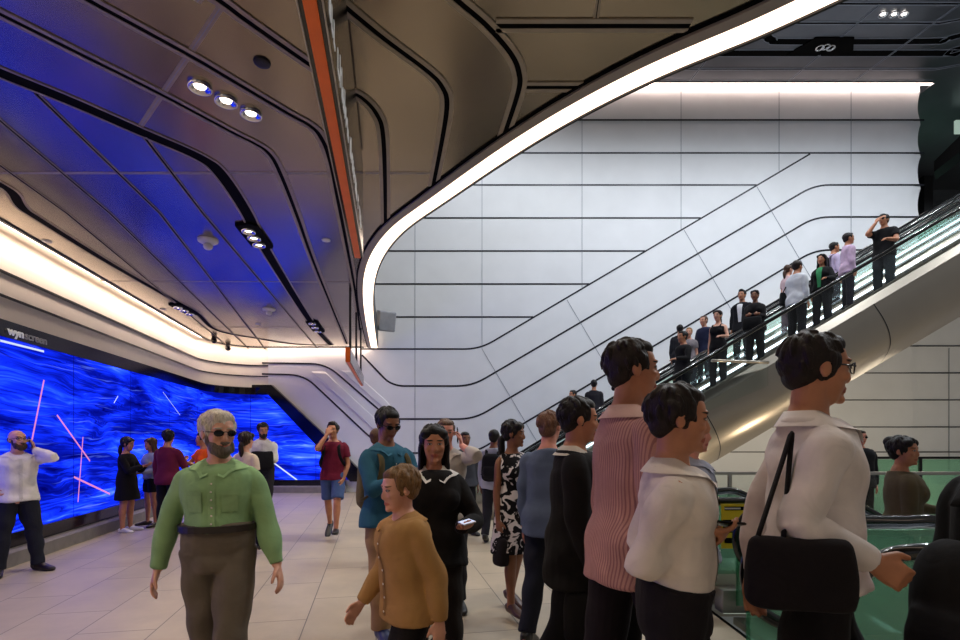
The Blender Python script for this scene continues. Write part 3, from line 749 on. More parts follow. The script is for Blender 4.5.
def fabric(rgb, pat='plain', rgb2=(240,240,240), sheen=.02):
    key = (tuple(rgb), pat, tuple(rgb2))
    if key in fab: return fab[key]
    m, nt, b = nmat('cloth %s' % pat); L_ = nt.links.new
    tc = nd(nt, 'ShaderNodeTexCoord')
    nz = nd(nt, 'ShaderNodeTexNoise', i_Scale=9.0, i_Detail=4.0, i_Distortion=.8); L_(tc.outputs['Object'], nz.inputs['Vector'])
    c = lin(rgb); rp = ramp(nt, [(.3, tuple(x*.9 for x in c[:3])+(1,)), (.7, tuple(min(1,x*1.07) for x in c[:3])+(1,))]); L_(nz.outputs['Fac'], rp.inputs[0]); cur = rp.outputs[0]
    if pat in ('stripe', 'check'):
        for sc_, dr in ((46, 'X'), (46, 'Z'))[:1 if pat == 'stripe' else 2]:
            wv = nd(nt, 'ShaderNodeTexWave', i_Scale=sc_/1.9); wv.bands_direction = dr; L_(tc.outputs['Object'], wv.inputs['Vector'])
            r2 = ramp(nt, [(.62, (0,0,0,1)), (.72, (1,1,1,1))]); L_(wv.outputs['Fac'], r2.inputs[0])
            mx = nd(nt, 'ShaderNodeMix', data_type='RGBA'); mx.inputs[7].default_value = lin(rgb2); L_(r2.outputs[0], mx.inputs[0]); L_(cur, mx.inputs[6]); cur = mx.outputs[2]
    if pat == 'floral':
        vo = nd(nt, 'ShaderNodeTexNoise', i_Scale=13.0, i_Detail=2.5, i_Distortion=1.2); L_(tc.outputs['Object'], vo.inputs['Vector'])
        r2 = ramp(nt, [(.52, (0,0,0,1)), (.56, (1,1,1,1))]); L_(vo.outputs['Fac'], r2.inputs[0])
        mx = nd(nt, 'ShaderNodeMix', data_type='RGBA'); mx.inputs[7].default_value = lin(rgb2); L_(r2.outputs[0], mx.inputs[0]); L_(cur, mx.inputs[6]); cur = mx.outputs[2]
    L_(cur, b.inputs['Base Color']); b.inputs['Roughness'].default_value = .9; b.inputs['Specular IOR Level'].default_value = .2; b.inputs['Sheen Weight'].default_value = sheen
    bp = nd(nt, 'ShaderNodeBump', i_Strength=.5, i_Distance=.012); L_(nz.outputs['Fac'], bp.inputs['Height']); L_(bp.outputs[0], b.inputs['Normal'])
    fab[key] = m; return m
hairm = {}
def hair_mat(rgb):
    if rgb in hairm: return hairm[rgb]
    m, nt, b = nmat('hair'); L_ = nt.links.new
    tc = nd(nt, 'ShaderNodeTexCoord'); mp = nd(nt, 'ShaderNodeMapping'); mp.inputs['Scale'].default_value = (120,120,18); L_(tc.outputs['Object'], mp.inputs[0])
    nz = nd(nt, 'ShaderNodeTexNoise', i_Scale=1.5, i_Detail=5.0); L_(mp.outputs[0], nz.inputs['Vector'])
    c = lin(rgb); rp = ramp(nt, [(.3, tuple(x*.55 for x in c[:3])+(1,)), (.7, tuple(min(1,x*1.4) for x in c[:3])+(1,))]); L_(nz.outputs['Fac'], rp.inputs[0]); L_(rp.outputs[0], b.inputs['Base Color'])
    b.inputs['Roughness'].default_value = .5; b.inputs['Specular IOR Level'].default_value = .3
    bp = nd(nt, 'ShaderNodeBump', i_Strength=.6, i_Distance=.006); L_(nz.outputs['Fac'], bp.inputs['Height']); L_(bp.outputs[0], b.inputs['Normal'])
    hairm[rgb] = m; return m
shoem = {}
def shoe_mat(rgb):
    if rgb not in shoem: shoem[rgb] = plain('shoe', rgb, .4)
    return shoem[rgb]

ARMS = {
 'down':  dict(up=(.13,.0,-1), fo=(.05,.16,-1)),
 'side':  dict(up=(.22,.02,-1), fo=(.12,.12,-1)),
 'swingf': dict(up=(.12,.28,-1), fo=(.0,.6,-1)),
 'swingb': dict(up=(.18,-.38,-1), fo=(.1,-.05,-1)),
 'phone': dict(t=(.05,.33,-.25), hint=(.6,-.3,-1), hd=(-.25,1,.25), pn=(-.3,-.2,1), curl=.55),
 'phonefar': dict(t=(.10,.42,-.24), hint=(.6,-.3,-1), hd=(-.1,1,.15), pn=(-.3,-.2,1), curl=.5),
 'ear':   dict(t=(.145,.075,.03), hint=(.7,.35,-1), hd=(-.12,-.25,1), pn=(-1,0,0), curl=.6),
 'face':  dict(t=(.05,.22,.07), hint=(.6,.5,-1), hd=(-.15,-.35,1), pn=(-.3,-1,0), curl=.5),
 'hip':   dict(t=(.24,.02,-.45), hint=(1,-.6,0), hd=(-.5,.6,-.5), pn=(-1,0,0), curl=.5),
 'rail':  dict(t=(.20,.34,-.36), hint=(.6,-.4,-1), hd=(0,1,-.1), pn=(0,0,-1), curl=.5),
 'fold':  dict(t=(-.02,.23,-.32), hint=(.9,-.1,-1), hd=(-1,.15,.05), pn=(0,-1,0), curl=.4),
 'carry': dict(t=(.14,.24,-.40), hint=(.7,-.4,-1), hd=(-.3,.9,-.2), pn=(-.4,0,1), curl=.7),
}
LEGS = {
 'stand': (((.05,.02,-1),(.02,-.04,-1),14,0), ((.05,.0,-1),(.02,-.03,-1),14,0)),
 'apart': (((.16,.03,-1),(.10,-.03,-1),25,0), ((.12,.02,-1),(.06,-.04,-1),18,0)),
 'walkL': (((.0,.36,-1),(-.02,.12,-1),5,12), ((.0,-.16,-1),(.02,-.52,-1),5,-34)),
 'walkR': (((.0,-.16,-1),(.02,-.52,-1),5,-34), ((.0,.36,-1),(-.02,.12,-1),5,12)),
 'strollL': (((.02,.22,-1),(.0,.0,-1),8,0), ((.02,-.10,-1),(.02,-.30,-1),8,-18)),
 'strollR': (((.02,-.10,-1),(.02,-.30,-1),8,-18), ((.02,.22,-1),(.0,.0,-1),8,0)),
 'lean': (((.03,.05,-1),(.02,-.05,-1),10,0), ((.08,.14,-1),(.03,-.30,-1),16,0)),
}
TM = [(-.09,.135,.105,0),(-.04,.165,.118,-.005),(.02,.168,.118,-.01),(.10,.157,.110,0),(.18,.148,.104,.005),(.28,.154,.108,.005),(.37,.165,.114,.005),(.425,.168,.106,0),(.465,.146,.088,-.01),(.495,.110,.070,-.015),(.52,.076,.062,-.015),(.55,.058,.058,-.01)]
TF = [(-.09,.14,.108,0),(-.04,.170,.12,-.01),(.02,.174,.122,-.015),(.10,.150,.108,0),(.18,.126,.093,.005),(.28,.138,.10,.005),(.37,.150,.108,.01),(.425,.148,.096,0),(.465,.128,.08,-.01),(.495,.096,.062,-.015),(.52,.066,.056,-.015),(.55,.050,.052,-.01)]
X1 = Vector((1,0,0))
def remesh_all(items):
    obs = []
    for mb, vox, it in items:
        me = mb.mesh('tmp'); o = bpy.data.objects.new('tmp', me); COL.objects.link(o)
        r = o.modifiers.new('r', 'REMESH'); r.mode = 'VOXEL'; r.voxel_size = vox; r.adaptivity = 0
        if it:
            s = o.modifiers.new('s', 'SMOOTH'); s.iterations = it; s.factor = .5
        obs.append(o)
    bpy.context.view_layer.update(); dg = bpy.context.evaluated_depsgraph_get(); out = []
    for o in obs: out.append(bpy.data.meshes.new_from_object(o.evaluated_get(dg)))
    for o in obs:
        me = o.data; bpy.data.objects.remove(o); bpy.data.meshes.remove(me)
    return out
def co_of(me):
    a = np.empty(len(me.vertices)*3, np.float32); me.vertices.foreach_get('co', a); return a.reshape(-1,3)
def fold(me, amp, fx, fz, seed):
    c = co_of(me); n = np.empty(len(me.vertices)*3, np.float32); me.vertex_normals.foreach_get('vector', n); n = n.reshape(-1,3)
    p = seed*1.7
    d = np.sin(c[:,2]*fz + 2.2*np.sin(c[:,0]*fx*.55+p) + 1.6*np.sin(c[:,1]*fx*.5+2*p)) * (.6+.4*np.sin(c[:,2]*5.1+p*3+c[:,0]*7))
    d += .6*np.sin((c[:,0]+c[:,2]*.7)*fx + 2*np.sin(c[:,2]*fz*.33+p)) + .35*np.sin((c[:,1]-c[:,0])*fx*1.7+p)
    c = c + n*(d*amp + amp*.7)[:,None]
    me.vertices.foreach_set('co', c.astype(np.float32).ravel()); me.update()

pcount = [0]
def person(label, loc, yaw=0, H=1.75, sex='m', girth=1.0, skin='fair', hair=('short',(30,22,18)), beard=None, top=('shirt',(230,230,230)), bottom=('trousers',(30,30,36)),
           shoes=(20,18,18), legs='stand', L='down', Rt='down', head=(0,0), lean=0, vox=.008, glasses=None, collar=None, belt=None, apron=None, tie=None, group=None, pockets=False):
    pcount[0] += 1; seed = pcount[0]
    s = H/1.75; g = girth; fem = sex == 'f'
    T = TF if fem else TM
    la = R(lean); u = Vector((0,-math.sin(la),math.cos(la))); fw = Vector((0,-math.cos(la),-math.sin(la)))
    def V(sd, o, f, z): return Vector((sd*o, -f, z))
    # legs first, to find the pelvis height
    lg = LEGS[legs] if isinstance(legs, str) else legs
    hipx = .088*s; J = {}
    soles = []
    for sd, (th, sh, fy, fp) in zip((1,-1), lg):
        h = Vector((sd*hipx, 0, -.0)); k = h + V(sd,*th).normalized()*.43*s; a = k + V(sd,*sh).normalized()*.41*s
        fd = Vector((sd*math.sin(R(fy)), -math.cos(R(fy)), 0)); lat = Vector((-fd.y, fd.x, 0)); 
        fd = (fd*math.cos(R(fp)) + Vector((0,0,math.sin(R(fp))))).normalized(); dn = fd.cross(lat).normalized()
        if dn.z > 0: dn = -dn
        J[sd] = dict(hip=h, knee=k, ank=a, fd=fd, lat=lat, dn=dn)
        for q in (-.06, .20): soles.append((a + dn*.085*s + fd*q*s).z)
    pz = -min(soles); P = Vector((0,0,pz))
    for sd in (1,-1):
        for k in ('hip','knee','ank'): J[sd][k] = J[sd][k] + P
    def tp(h, f=0, x=0): return P + u*h*s + fw*f*s + X1*x*s
    shx = (.146 if fem else .166) + (g-1)*.05
    N = tp(.535,-.01)
    hs = (.97 if fem else 1.0)*s**.6
    Hc = N + (Vector((0,-.022,.143))*s) + fw*.0
    Rm = Matrix.Rotation(R(head[0]),3,'Z') @ Matrix.Rotation(R(head[1]),3,'X')
    def hp(x, f, z): return Hc + Rm @ Vector((x,-f,z))*hs
    # arms
    for sd, a in ((1,L),(-1,Rt)):
        a = ARMS[a] if isinstance(a, str) else a
        S = tp(.440,-.01,sd*shx); l1, l2 = .285*s, .25*s
        if 'up' in a:
            E = S + V(sd,*a['up']).normalized()*l1; W = E + V(sd,*a['fo']).normalized()*l2
        else:
            W = N + V(sd,*a['t'])*s; d = W - S; dist = min(d.length, (l1+l2)*.985); dh = d.normalized(); W = S + dh*dist
            ca = (l1*l1 + dist*dist - l2*l2)/(2*l1*dist); ca = max(-1,min(1,ca)); sa = math.sqrt(1-ca*ca)
            hv = V(sd,*a['hint']); hv = (hv - dh*hv.dot(dh)).normalized(); E = S + dh*l1*ca + hv*l1*sa
        fo = (W-E).normalized(); hd = V(sd,*a['hd']).normalized() if 'hd' in a else (fo*1.0 + Vector((0,-.12,0))).normalized()
        pn = V(sd,*a['pn']) if 'pn' in a else V(sd,-1,-.15,0); pn = (pn - hd*pn.dot(hd)).normalized()
        J[sd].update(S=S, E=E, W=W, hd=hd, pn=pn, curl=a.get('curl',.32))
    # ---------------- body, one continuous surface
    b = MB()
    def ga(w): return w*s*(1 + (g-1)*.9)
    b.loft([tp(h,f) for h,w_,d,f in T], [(ga(w_),ga(d)) for h,w_,d,f in T], ref=X1, n=22, sub=3, pw=.92)
    nk = .056 if not fem else .048
    b.loft([tp(.49,-.015), tp(.545,-.01), Hc+Rm@Vector((0,.012,-.06))*hs, Hc+Rm@Vector((0,.0,0))*hs], [nk*1.35*s, nk*1.05*s, nk*s, nk*.9*s], ref=X1, n=16)
    b.ell(hp(0,-.012,.035), (.076*hs,.096*hs,.09*hs), Rm, 22)
    fr = [(.075,.06,.046,.032),(.045,.066,.056,.034),(.01,.066,.057,.033),(-.02,.065,.058,.034),(-.05,.060,.054,.036),(-.08,.050,.046,.040),(-.104,.034,.030,.052),(-.114,.016,.014,.058)]
    b.loft([hp(0,f,z) for z,w_,d,f in fr], [(w_*hs,d*hs) for z,w_,d,f in fr], ref=Rm@X1, n=22)
    b.loft([hp(0,.087,.026),hp(0,.094,.004),hp(0,.1025,-.018),hp(0,.1005,-.030)], [.0075*hs,.009*hs,.0115*hs,.011*hs], ref=Rm@X1, n=10, round_ends=True)
    for q in (-1,1):
        b.ell(hp(q*.013,.094,-.029), (.009*hs,.011*hs,.008*hs), Rm, 10); b.ell(hp(q*.079,-.006,-.002), (.010*hs,.02*hs,.031*hs), Rm, 12)
        b.ell(hp(q*.040,.070,-.018), (.022*hs,.021*hs,.018*hs), Rm, 10); b.ell(hp(q*.03,.082,.036), (.024*hs,.013*hs,.008*hs), Rm, 10); b.ell(hp(q*.032,.079,.0115), (.015*hs,.0135*hs,.012*hs), Rm, 10)
    b.ell(hp(0,.091,-.0575), (.022*hs,.009*hs,.006*hs), Rm, 10); b.ell(hp(0,.090,-.0685), (.018*hs,.009*hs,.0065*hs), Rm, 10); b.ell(hp(0,.083,-.096), (.022*hs,.016*hs,.016*hs), Rm, 10)
    ag = (1 + (g-1)*.6)*s*(.86 if fem else 1)
    for sd in (1,-1):
        j = J[sd]; S, E, W = j['S'], j['E'], j['W']; up = (E-S); fo = (W-E)
        b.loft([S-up*.06+Vector((-sd*.02*s,0,0)), S+up*.12, S+up*.55, E, E+fo*.25, E+fo*.65, W], [.042*ag,.050*ag,.044*ag,.038*ag,.040*ag,.033*ag,.026*ag], ref=X1, n=14, sub=3)
        # hand
        hd, pn = j['hd'], j['pn']; lt = hd.cross(pn); hz = s*(.93 if fem else 1.03)
        thumb_side = lt if lt.dot(V(sd,0,1,.5) if abs(hd.z) > .5 else V(sd,-1,0,.3)) > 0 else -lt
        j['lat2'] = thumb_side
        b.loft([W-hd*.012*hz, W+hd*.03*hz, W+hd*.07*hz, W+hd*.092*hz], [(.026*hz,.020*hz),(.036*hz,.017*hz),(.041*hz,.0145*hz),(.036*hz,.010*hz)], ref=lt, n=14)
        for i, (of, ln) in enumerate(((-.031,.058),(-.0105,.073),(.0105,.078),(.031,.070))):
            if thumb_side.dot(lt) < 0: of = -of
            c0 = W + hd*.078*hz + lt*of*hz*.9; dr = (hd + lt*of*2.2).normalized(); p = [c0]; an = 0
            for q, fr_ in enumerate((.46,.30,.24)):
                an += j['curl']*(1.0 if q else .75); d2 = dr*math.cos(an) + pn*math.sin(an); p.append(p[-1] + d2*ln*fr_*hz)
            b.loft(p, [.0098*hz,.0092*hz,.0085*hz,.0072*hz], ref=lt, n=8, sub=2, round_ends=True)
        t0 = W + hd*.02*hz + thumb_side*.022*hz; td = (hd*.75 + thumb_side*.75 + pn*.25).normalized(); t1 = t0 + td*.040*hz; td2 = (hd*.95 + thumb_side*.25 + pn*.45).normalized()
        b.loft([t0, t1, t1+td2*.028*hz, t1+td2*.05*hz], [.0145*hz,.012*hz,.0105*hz,.0085*hz], ref=lt, n=8, sub=2, round_ends=True)
        # leg and foot
        h, k, a = j['hip'], j['knee'], j['ank']; th = k-h; sh = a-k; fd, dn, la_ = j['fd'], j['dn'], j['lat']; lgm = (1+(g-1)*.7)*s
        back = Vector((0,1,0))
        b.loft([h-th*.05, h+th*.2, h+th*.6, k, k+sh*.3+back*.012*s, k+sh*.7+back*.005*s, a], [.092*lgm,.090*lgm,.072*lgm,.054*lgm,.055*lgm,.040*lgm,.035*lgm], ref=X1, n=16, sub=3)
        b.loft([a-dn*.02*s, a+dn*.04*s], [.035*s,.04*s], ref=X1, n=12)
        b.loft([a+dn*.05*s-fd*.05*s, a+dn*.045*s+fd*.02*s, a+dn*.058*s+fd*.10*s, a+dn*.066*s+fd*.19*s], [(.030*s,.03*s),(.035*s,.036*s),(.042*s,.024*s),(.034*s,.014*s)], ref=la_, n=12, round_ends=True)
    if fem:
        for q in (-1,1): b.ell(tp(.335,.075,q*.068), (.062*s*g,.055*s*g,.062*s*g), None, 14)
    items = [('body', b, vox, 2)]
    # ---------------- clothes
    def legtube(m_, frac, r0, r1, r2=None, hem=None):
        for sd in (1,-1):
            j = J[sd]; h, k, a = j['hip'], j['knee'], j['ank']; th = k-h; sh = a-k; lgm = (1+(g-1)*.7)*s
            if frac <= 1: m_.loft([h-th*.08, h+th*.25, h+th*frac], [r0*lgm, (r0+r1)*.5*lgm, r1*lgm], ref=X1, n=18, sub=4)
            else: m_.loft([h-th*.08, h+th*.25, h+th*.65, k, k+sh*.35, k+sh*.7, k+sh*.99+j['dn']*.01], [r0*lgm,r0*.97*lgm,(r0*.55+r1*.45)*lgm,r1*lgm,r1*.98*lgm,r2*1.02*lgm,r2*lgm], ref=X1, n=18, sub=4)
    def torso(m_, h0, inf, h1=.512, flare=0, waist=None):
        rows = [r for r in T if h0 < r[0] < h1]
        first = T[0] if h0 <= T[0][0] else None
        def at(hh):
            if hh <= T[0][0]: return (hh, T[1][1]*.98, T[1][2]*1.0, 0)
            for A_, B_ in zip(T, T[1:]):
                if A_[0] <= hh <= B_[0]:
                    t = (hh-A_[0])/(B_[0]-A_[0]); return tuple(a_+(b_-a_)*t for a_, b_ in zip(A_, B_))
            return T[-1]
        rows = [at(h0)] + [r for r in rows if r[0] > max(h0, -.085)] + [at(h1)]
        rows = [(h, w_, d, f) for h, w_, d, f in rows]
        pts = []; rd = []
        for h, w_, d, f in rows:
            w2 = w_
            if h < .3 and waist: w2 = max(w_, waist)
            e = inf + flare*max(0, .12-h)
            pts.append(tp(h,f)); rd.append((ga(w2)+e*s, ga(max(d, .112 if (waist and h<.3) else 0))+e*s))
        m_.loft(pts, rd, ref=X1, n=24, sub=3, pw=.92)
        if fem:
            for q in (-1,1): m_.ell(tp(.335,.078,q*.066), ((.062+inf)*s*g,(.058+inf*.8)*s*g,(.066+inf)*s*g), None, 14)
    def sleeves(m_, frac, inf, cuff=0):
        for sd in (1,-1):
            j = J[sd]; S, E, W = j['S'], j['E'], j['W']; up = E-S; fo = W-E; i = inf*s
            st = S-up*.07+Vector((-sd*.035*s,0,.0))
            if frac <= 1: m_.loft([st, S+up*.12, S+up*frac], [.040*ag+i, .050*ag+i, .046*ag+i*1.5], ref=X1, n=16, sub=4)
            else:
                f = frac-1; e = E+fo*f
                m_.loft([st, S+up*.12, S+up*.55, E, E+fo*f*.35, E+fo*f*.8, e], [.040*ag+i,.050*ag+i,.045*ag+i*1.1,.040*ag+i*1.2,.040*ag+i*1.15,(.036-.009*f)*ag+i,(.036-.009*f)*ag+i*.7], ref=X1, n=16, sub=4)
    kt, ct = top[0], top[1]; topt = top[2] if len(top) > 2 else {}
    kb, cb = bottom[0], bottom[1]; bopt = bottom[2] if len(bottom) > 2 else {}
    gv = max(vox*1.1, .008)
    if kb:
        m_ = MB()
        if kb in ('trousers','shorts'):
            rise = bopt.get('rise',0); ti = .022 if topt.get('tuck') else .004; rows = [r for r in T if r[0] <= .11] + ([(.10+rise,.156,.112,.0)] if rise else []); m_.loft([tp(h,f) for h,w_,d,f in rows], [(ga(w_)+ti*s*(1 if h > .03 else .35),ga(d)+ti*s*(1 if h > .03 else .35)) for h,w_,d,f in rows], ref=X1, n=24, sub=3, pw=.92)
            if kb == 'trousers': legtube(m_, 2, bopt.get('r',.097), bopt.get('k',.078), bopt.get('h',.064))
            else: legtube(m_, bopt.get('len',.88), .100, .094)
        else:
            kl = bopt.get('len', 1.0); mid = (J[1]['knee']+J[-1]['knee'])/2; mid.x *= .5; sp_ = abs(J[1]['knee'].y-J[-1]['knee'].y)*.4
            e = P + (mid-P)*kl
            m_.loft([tp(.13), tp(.02,-.01), P+(e-P)*.4, P+(e-P)*.75, e], [(ga(T[4][1])+.02,ga(T[4][2])+.02),(ga(.176)+.016,ga(.122)+.016),(ga(.186)+.01,ga(.135)+.015+sp_*.4),(ga(.185)+bopt.get('fl',.02)*.6,ga(.135)+sp_*.8+.02),(ga(.18)+bopt.get('fl',.02),ga(.13)+sp_+.02)], ref=X1, n=26, sub=4)
        items.append((kb, m_, gv, 2))
    m_ = MB(); nm = kt
    if kt == 'shirt':
        tk = topt.get('tuck', False)
        torso(m_, .085+bopt.get('rise',0) if tk else topt.get('hem',-.11), .016, flare=.0 if tk else .15, waist=None if (fem or tk) else .154); sleeves(m_, topt.get('sl',1.95), .011)
    elif kt == 'tshirt': torso(m_, -.09, .015, h1=.50, flare=.08, waist=None if fem else .152); sleeves(m_, topt.get('sl',.62), .014)
    elif kt == 'jacket': torso(m_, topt.get('hem',-.14), .028, flare=.10, waist=None if fem else .158); sleeves(m_, topt.get('sl',1.97), .018)
    elif kt == 'tank_top':
        torso(m_, -.08, .016, h1=.42, flare=.03)
        for q in (-1,1): m_.loft([tp(.40,.10,q*.085), tp(.47,.07,q*.088), tp(.495,.0,q*.092), tp(.46,-.085,q*.085), tp(.40,-.105,q*.085)], [(.02*s,.010*s)]*5, ref=X1, n=8)
    elif kt == 'dress':
        torso(m_, .05, .018, h1=.495)
        kl = topt.get('len',.95); mid = (J[1]['knee']+J[-1]['knee'])/2; mid.x *= .5; e = P+(mid-P)*kl; fl = topt.get('fl',.06)
        m_.loft([tp(.20), tp(.06,-.005), P+(e-P)*.35, P+(e-P)*.7, e], [(ga(T[4][1])+.02,ga(T[4][2])+.02),(ga(.165)+.02,ga(.115)+.02),(ga(.178)+fl*.5,ga(.13)+fl*.5),(ga(.182)+fl*.8,ga(.14)+fl*.9),(ga(.185)+fl,ga(.145)+fl*1.1)], ref=X1, n=28, sub=4)
        if topt.get('sl'): sleeves(m_, topt['sl'], .016)
        else: 
            for q in (-1,1): m_.loft([tp(.44,.05,q*.10), tp(.495,.0,q*.105), tp(.44,-.06,q*.10)], [(.038*s,.02*s)]*3, ref=X1, n=10)
    items.append((nm, m_, gv, 2))
    # shoes
    sm = []
    for sd in (1,-1):
        j = J[sd]; a, fd, dn, lt = j['ank'], j['fd'], j['dn'], j['lat']; q = MB(); base = a + dn*.088*s
        kk = 1.06*s*(.9 if fem else 1)
        pr = [(-.072,.022,.03),(-.05,.036,.042),(0,.040,.048),(.06,.042,.045),(.12,.048,.034),(.17,.046,.028),(.21,.034,.022),(.228,.014,.013)]
        q.loft([base + fd*x*kk - dn*hh*kk for x,w_,hh in pr], [(w_*kk,hh*kk) for x,w_,hh in pr], ref=lt, n=16, pw=.72)
        if not fem or bottom[0] == 'trousers': q.loft([a+dn*.05*s, a+dn*.0*s], [.047*s,.046*s], ref=X1, n=14)
        items.append(('shoe', q, .007 if vox < .01 else .011, 1))
    # hair
    hm = None; hk, hcol = hair
    if hk != 'bald':
        q = MB()
        if hk == 'thin':
            q.ell(hp(0,-.035,.012), (.0805*hs,.078*hs,.050*hs), Rm, 20)
        else:
            k1 = {'crop':.004,'short':.009,'quiff':.010,'grey':.014}.get(hk,.011)
            q.ell(hp(0,-.022,.042), ((.076+k1)*hs,(.092+k1)*hs,(.083+k1)*hs), Rm, 24); q.ell(hp(0,-.05,-.012), (.068*hs,.056*hs,.062*hs), Rm, 18)
            q.ell(hp(0,.035,.088), (.06*hs,.045*hs,(.028+k1)*hs), Rm, 18)
            for z_ in (-1,1): q.ell(hp(z_*.070,.028,.03), (.012*hs,.016*hs,.03*hs), Rm, 10)
            if vox < .01:
                rr_ = random.Random(seed); cr = Vector((0,-.05,.135))
                for t in range(90):
                    d = Vector((rr_.gauss(0,1), rr_.gauss(0,1), rr_.gauss(0,1))).normalized()
                    pt = Vector((0,-.022,.042)) + Vector((d.x*(.076+k1), d.y*(.092+k1), d.z*(.083+k1)))
                    if pt.z < -.03 or (pt.y > .045 and pt.z < .085): continue
                    fl = (pt-cr); fl = (fl - d*fl.dot(d)); fl = fl.normalized() if fl.length > .01 else d.orthogonal()
                    a_, b_ = pt - fl*.022 + d*.001, pt + fl*.026 + d*.0045*rr_.random()
                    q.loft([hp(a_.x,a_.y,a_.z), hp(pt.x+d.x*.004,pt.y+d.y*.004,pt.z+d.z*.004), hp(b_.x,b_.y,b_.z)], [.004*hs,.008*hs,.0035*hs], n=6, sub=2)
            if hk == 'quiff': q.ell(hp(0,.055,.112), (.056*hs,.036*hs,.026*hs), Rm, 16)
            if hk == 'long':
                q.loft([hp(0,-.03,.05),hp(0,-.055,-.04),hp(0,-.07,-.12)+Vector((0,0,-.0)),Hc+Vector((0,.075,-.22))*hs,Hc+Vector((0,.085,-.31))*hs], [(.088*hs,.07*hs),(.092*hs,.055*hs),(.09*hs,.045*hs),(.085*hs,.035*hs),(.06*hs,.02*hs)], ref=Rm@X1, n=18)
                for z_ in (-1,1): q.loft([hp(z_*.066,.02,.08),hp(z_*.084,-.005,0),hp(z_*.088,-.015,-.09),hp(z_*.085,-.01,-.2),hp(z_*.08,.02,-.27)], [(.014*hs,.03*hs),(.014*hs,.028*hs),(.016*hs,.03*hs),(.018*hs,.028*hs),(.008*hs,.012*hs)], ref=Rm@X1, n=12)
            if hk in ('pony','tied'): q.loft([hp(0,-.09,.05),hp(0,-.13,.02),hp(0,-.135,-.08),hp(0,-.115,-.19)] if hk == 'pony' else [hp(0,-.08,-.03),hp(0,-.115,-.06),hp(0,-.11,-.16),hp(0,-.10,-.24)], [.03*hs,.034*hs,.032*hs,.012*hs], ref=Rm@X1, n=12, round_ends=True)
            if hk == 'bun': q.ell(hp(0,-.10,.085), (.05*hs,.045*hs,.048*hs), Rm, 16)
            if hk in ('long','pony','tied','bun'): 
                for z_ in (-1,1): q.ell(hp(z_*.05,.045,.075), (.038*hs,.04*hs,.036*hs), Rm, 12)
        items.append(('hair', q, .0048 if vox < .01 else .010, 1))
    if beard:
        q = MB(); q.ell(hp(0,.070,-.092), (.047*hs,.034*hs,.040*hs), Rm, 16); q.ell(hp(0,.100,-.046), (.030*hs,.012*hs,.009*hs), Rm, 12)
        for z_ in (-1,1): q.ell(hp(z_*.045,.045,-.07), (.022*hs,.038*hs,.040*hs), Rm, 12); q.ell(hp(z_*.062,.02,-.03), (.012*hs,.018*hs,.036*hs), Rm, 10)
        items.append(('beard', q, .007, 1))
    mes = remesh_all([(x[1], x[2], x[3]) for x in items])
    nm_top = kt; root = None
    for (nm, _, _, _), me in zip(items, mes):
        if nm == 'body':
            c = co_of(me); rel = (c - np.array(Hc, np.float32)) @ np.array(Rm, np.float32) / hs      # R^-1 p  (row vectors)
            hc = np.stack([rel[:,0], -rel[:,1], rel[:,2]], 1).astype(np.float32)
            at = me.attributes.new('hc', 'FLOAT_VECTOR', 'POINT'); at.data.foreach_set('vector', hc.ravel())
            mat = mat_skin(skin, hcol if hk != 'bald' else (70,50,40))
        elif nm == 'hair': fold(me, .0022, 60, 25, seed); mat = hair_mat(hcol)
        elif nm == 'beard': fold(me, .002, 80, 40, seed); mat = hair_mat(beard)
        elif nm == 'shoe': mat = shoe_mat(shoes)
        elif nm == kb: fold(me, .005 if vox < .01 else .0035, 22, 30, seed); mat = fabric(cb, bopt.get('pat','plain'), bopt.get('c2',(200,200,200)))
        else: fold(me, (.0062 if vox < .01 else .0045) if kt in ('shirt','jacket') else .003, 19, 30, seed+.5); mat = fabric(ct, topt.get('pat','plain'), topt.get('c2',(240,240,240)))
        me.materials.clear(); me.materials.append(mat); me.shade_smooth()
        o = bpy.data.objects.new('person' if nm == 'body' else nm, me); COL.objects.link(o)
        if nm == 'body':
            root = o; o.location = loc; o.rotation_euler = (0,0,R(yaw)); tag(o, label, 'person', group)
        else: o.parent = root
    # small worn pieces
    if collar:
        from mathutils.bvhtree import BVHTree
        sh = [c for c in root.children if c.name.split('.')[0] == nm_top][0].data
        bv = BVHTree.FromPolygons([v.co for v in sh.vertices], [tuple(p_.vertices) for p_ in sh.polygons])
        q = MB(); rows = [[], [], [], []]
        for k in range(33):
            t = R(-90+11) + R(338)*k/32; x, y = math.cos(t), math.sin(t); fr_ = max(0,-y)**1.5; fs = .88 if fem else 1.0
            dirv = X1*x - fw*y
            tip = math.exp(-((abs(((math.degrees(t)+90+180) % 360)-180)-20)/11.0)**2)
            for r_, (rr, hh, dr_) in zip(rows, ((.070,.490,.02),(.066,.543,.040),(.071,.544,.043))):
                r_.append(tp(hh - dr_*fr_, -.012) + dirv*rr*fs*s)
            c_ = tp(.492 - .020*fr_ - .035*tip, -.012); h_ = bv.ray_cast(c_ + dirv*.4, -dirv, .4)
            rad_ = (h_[0]-c_).length if h_[0] is not None else .1*s
            rows[3].append(c_ + dirv*(min(max(rad_, .080*s), .150*s) + .013))
        q.grid(rows); q.build('collar', fabric(collar), root, smooth=True)
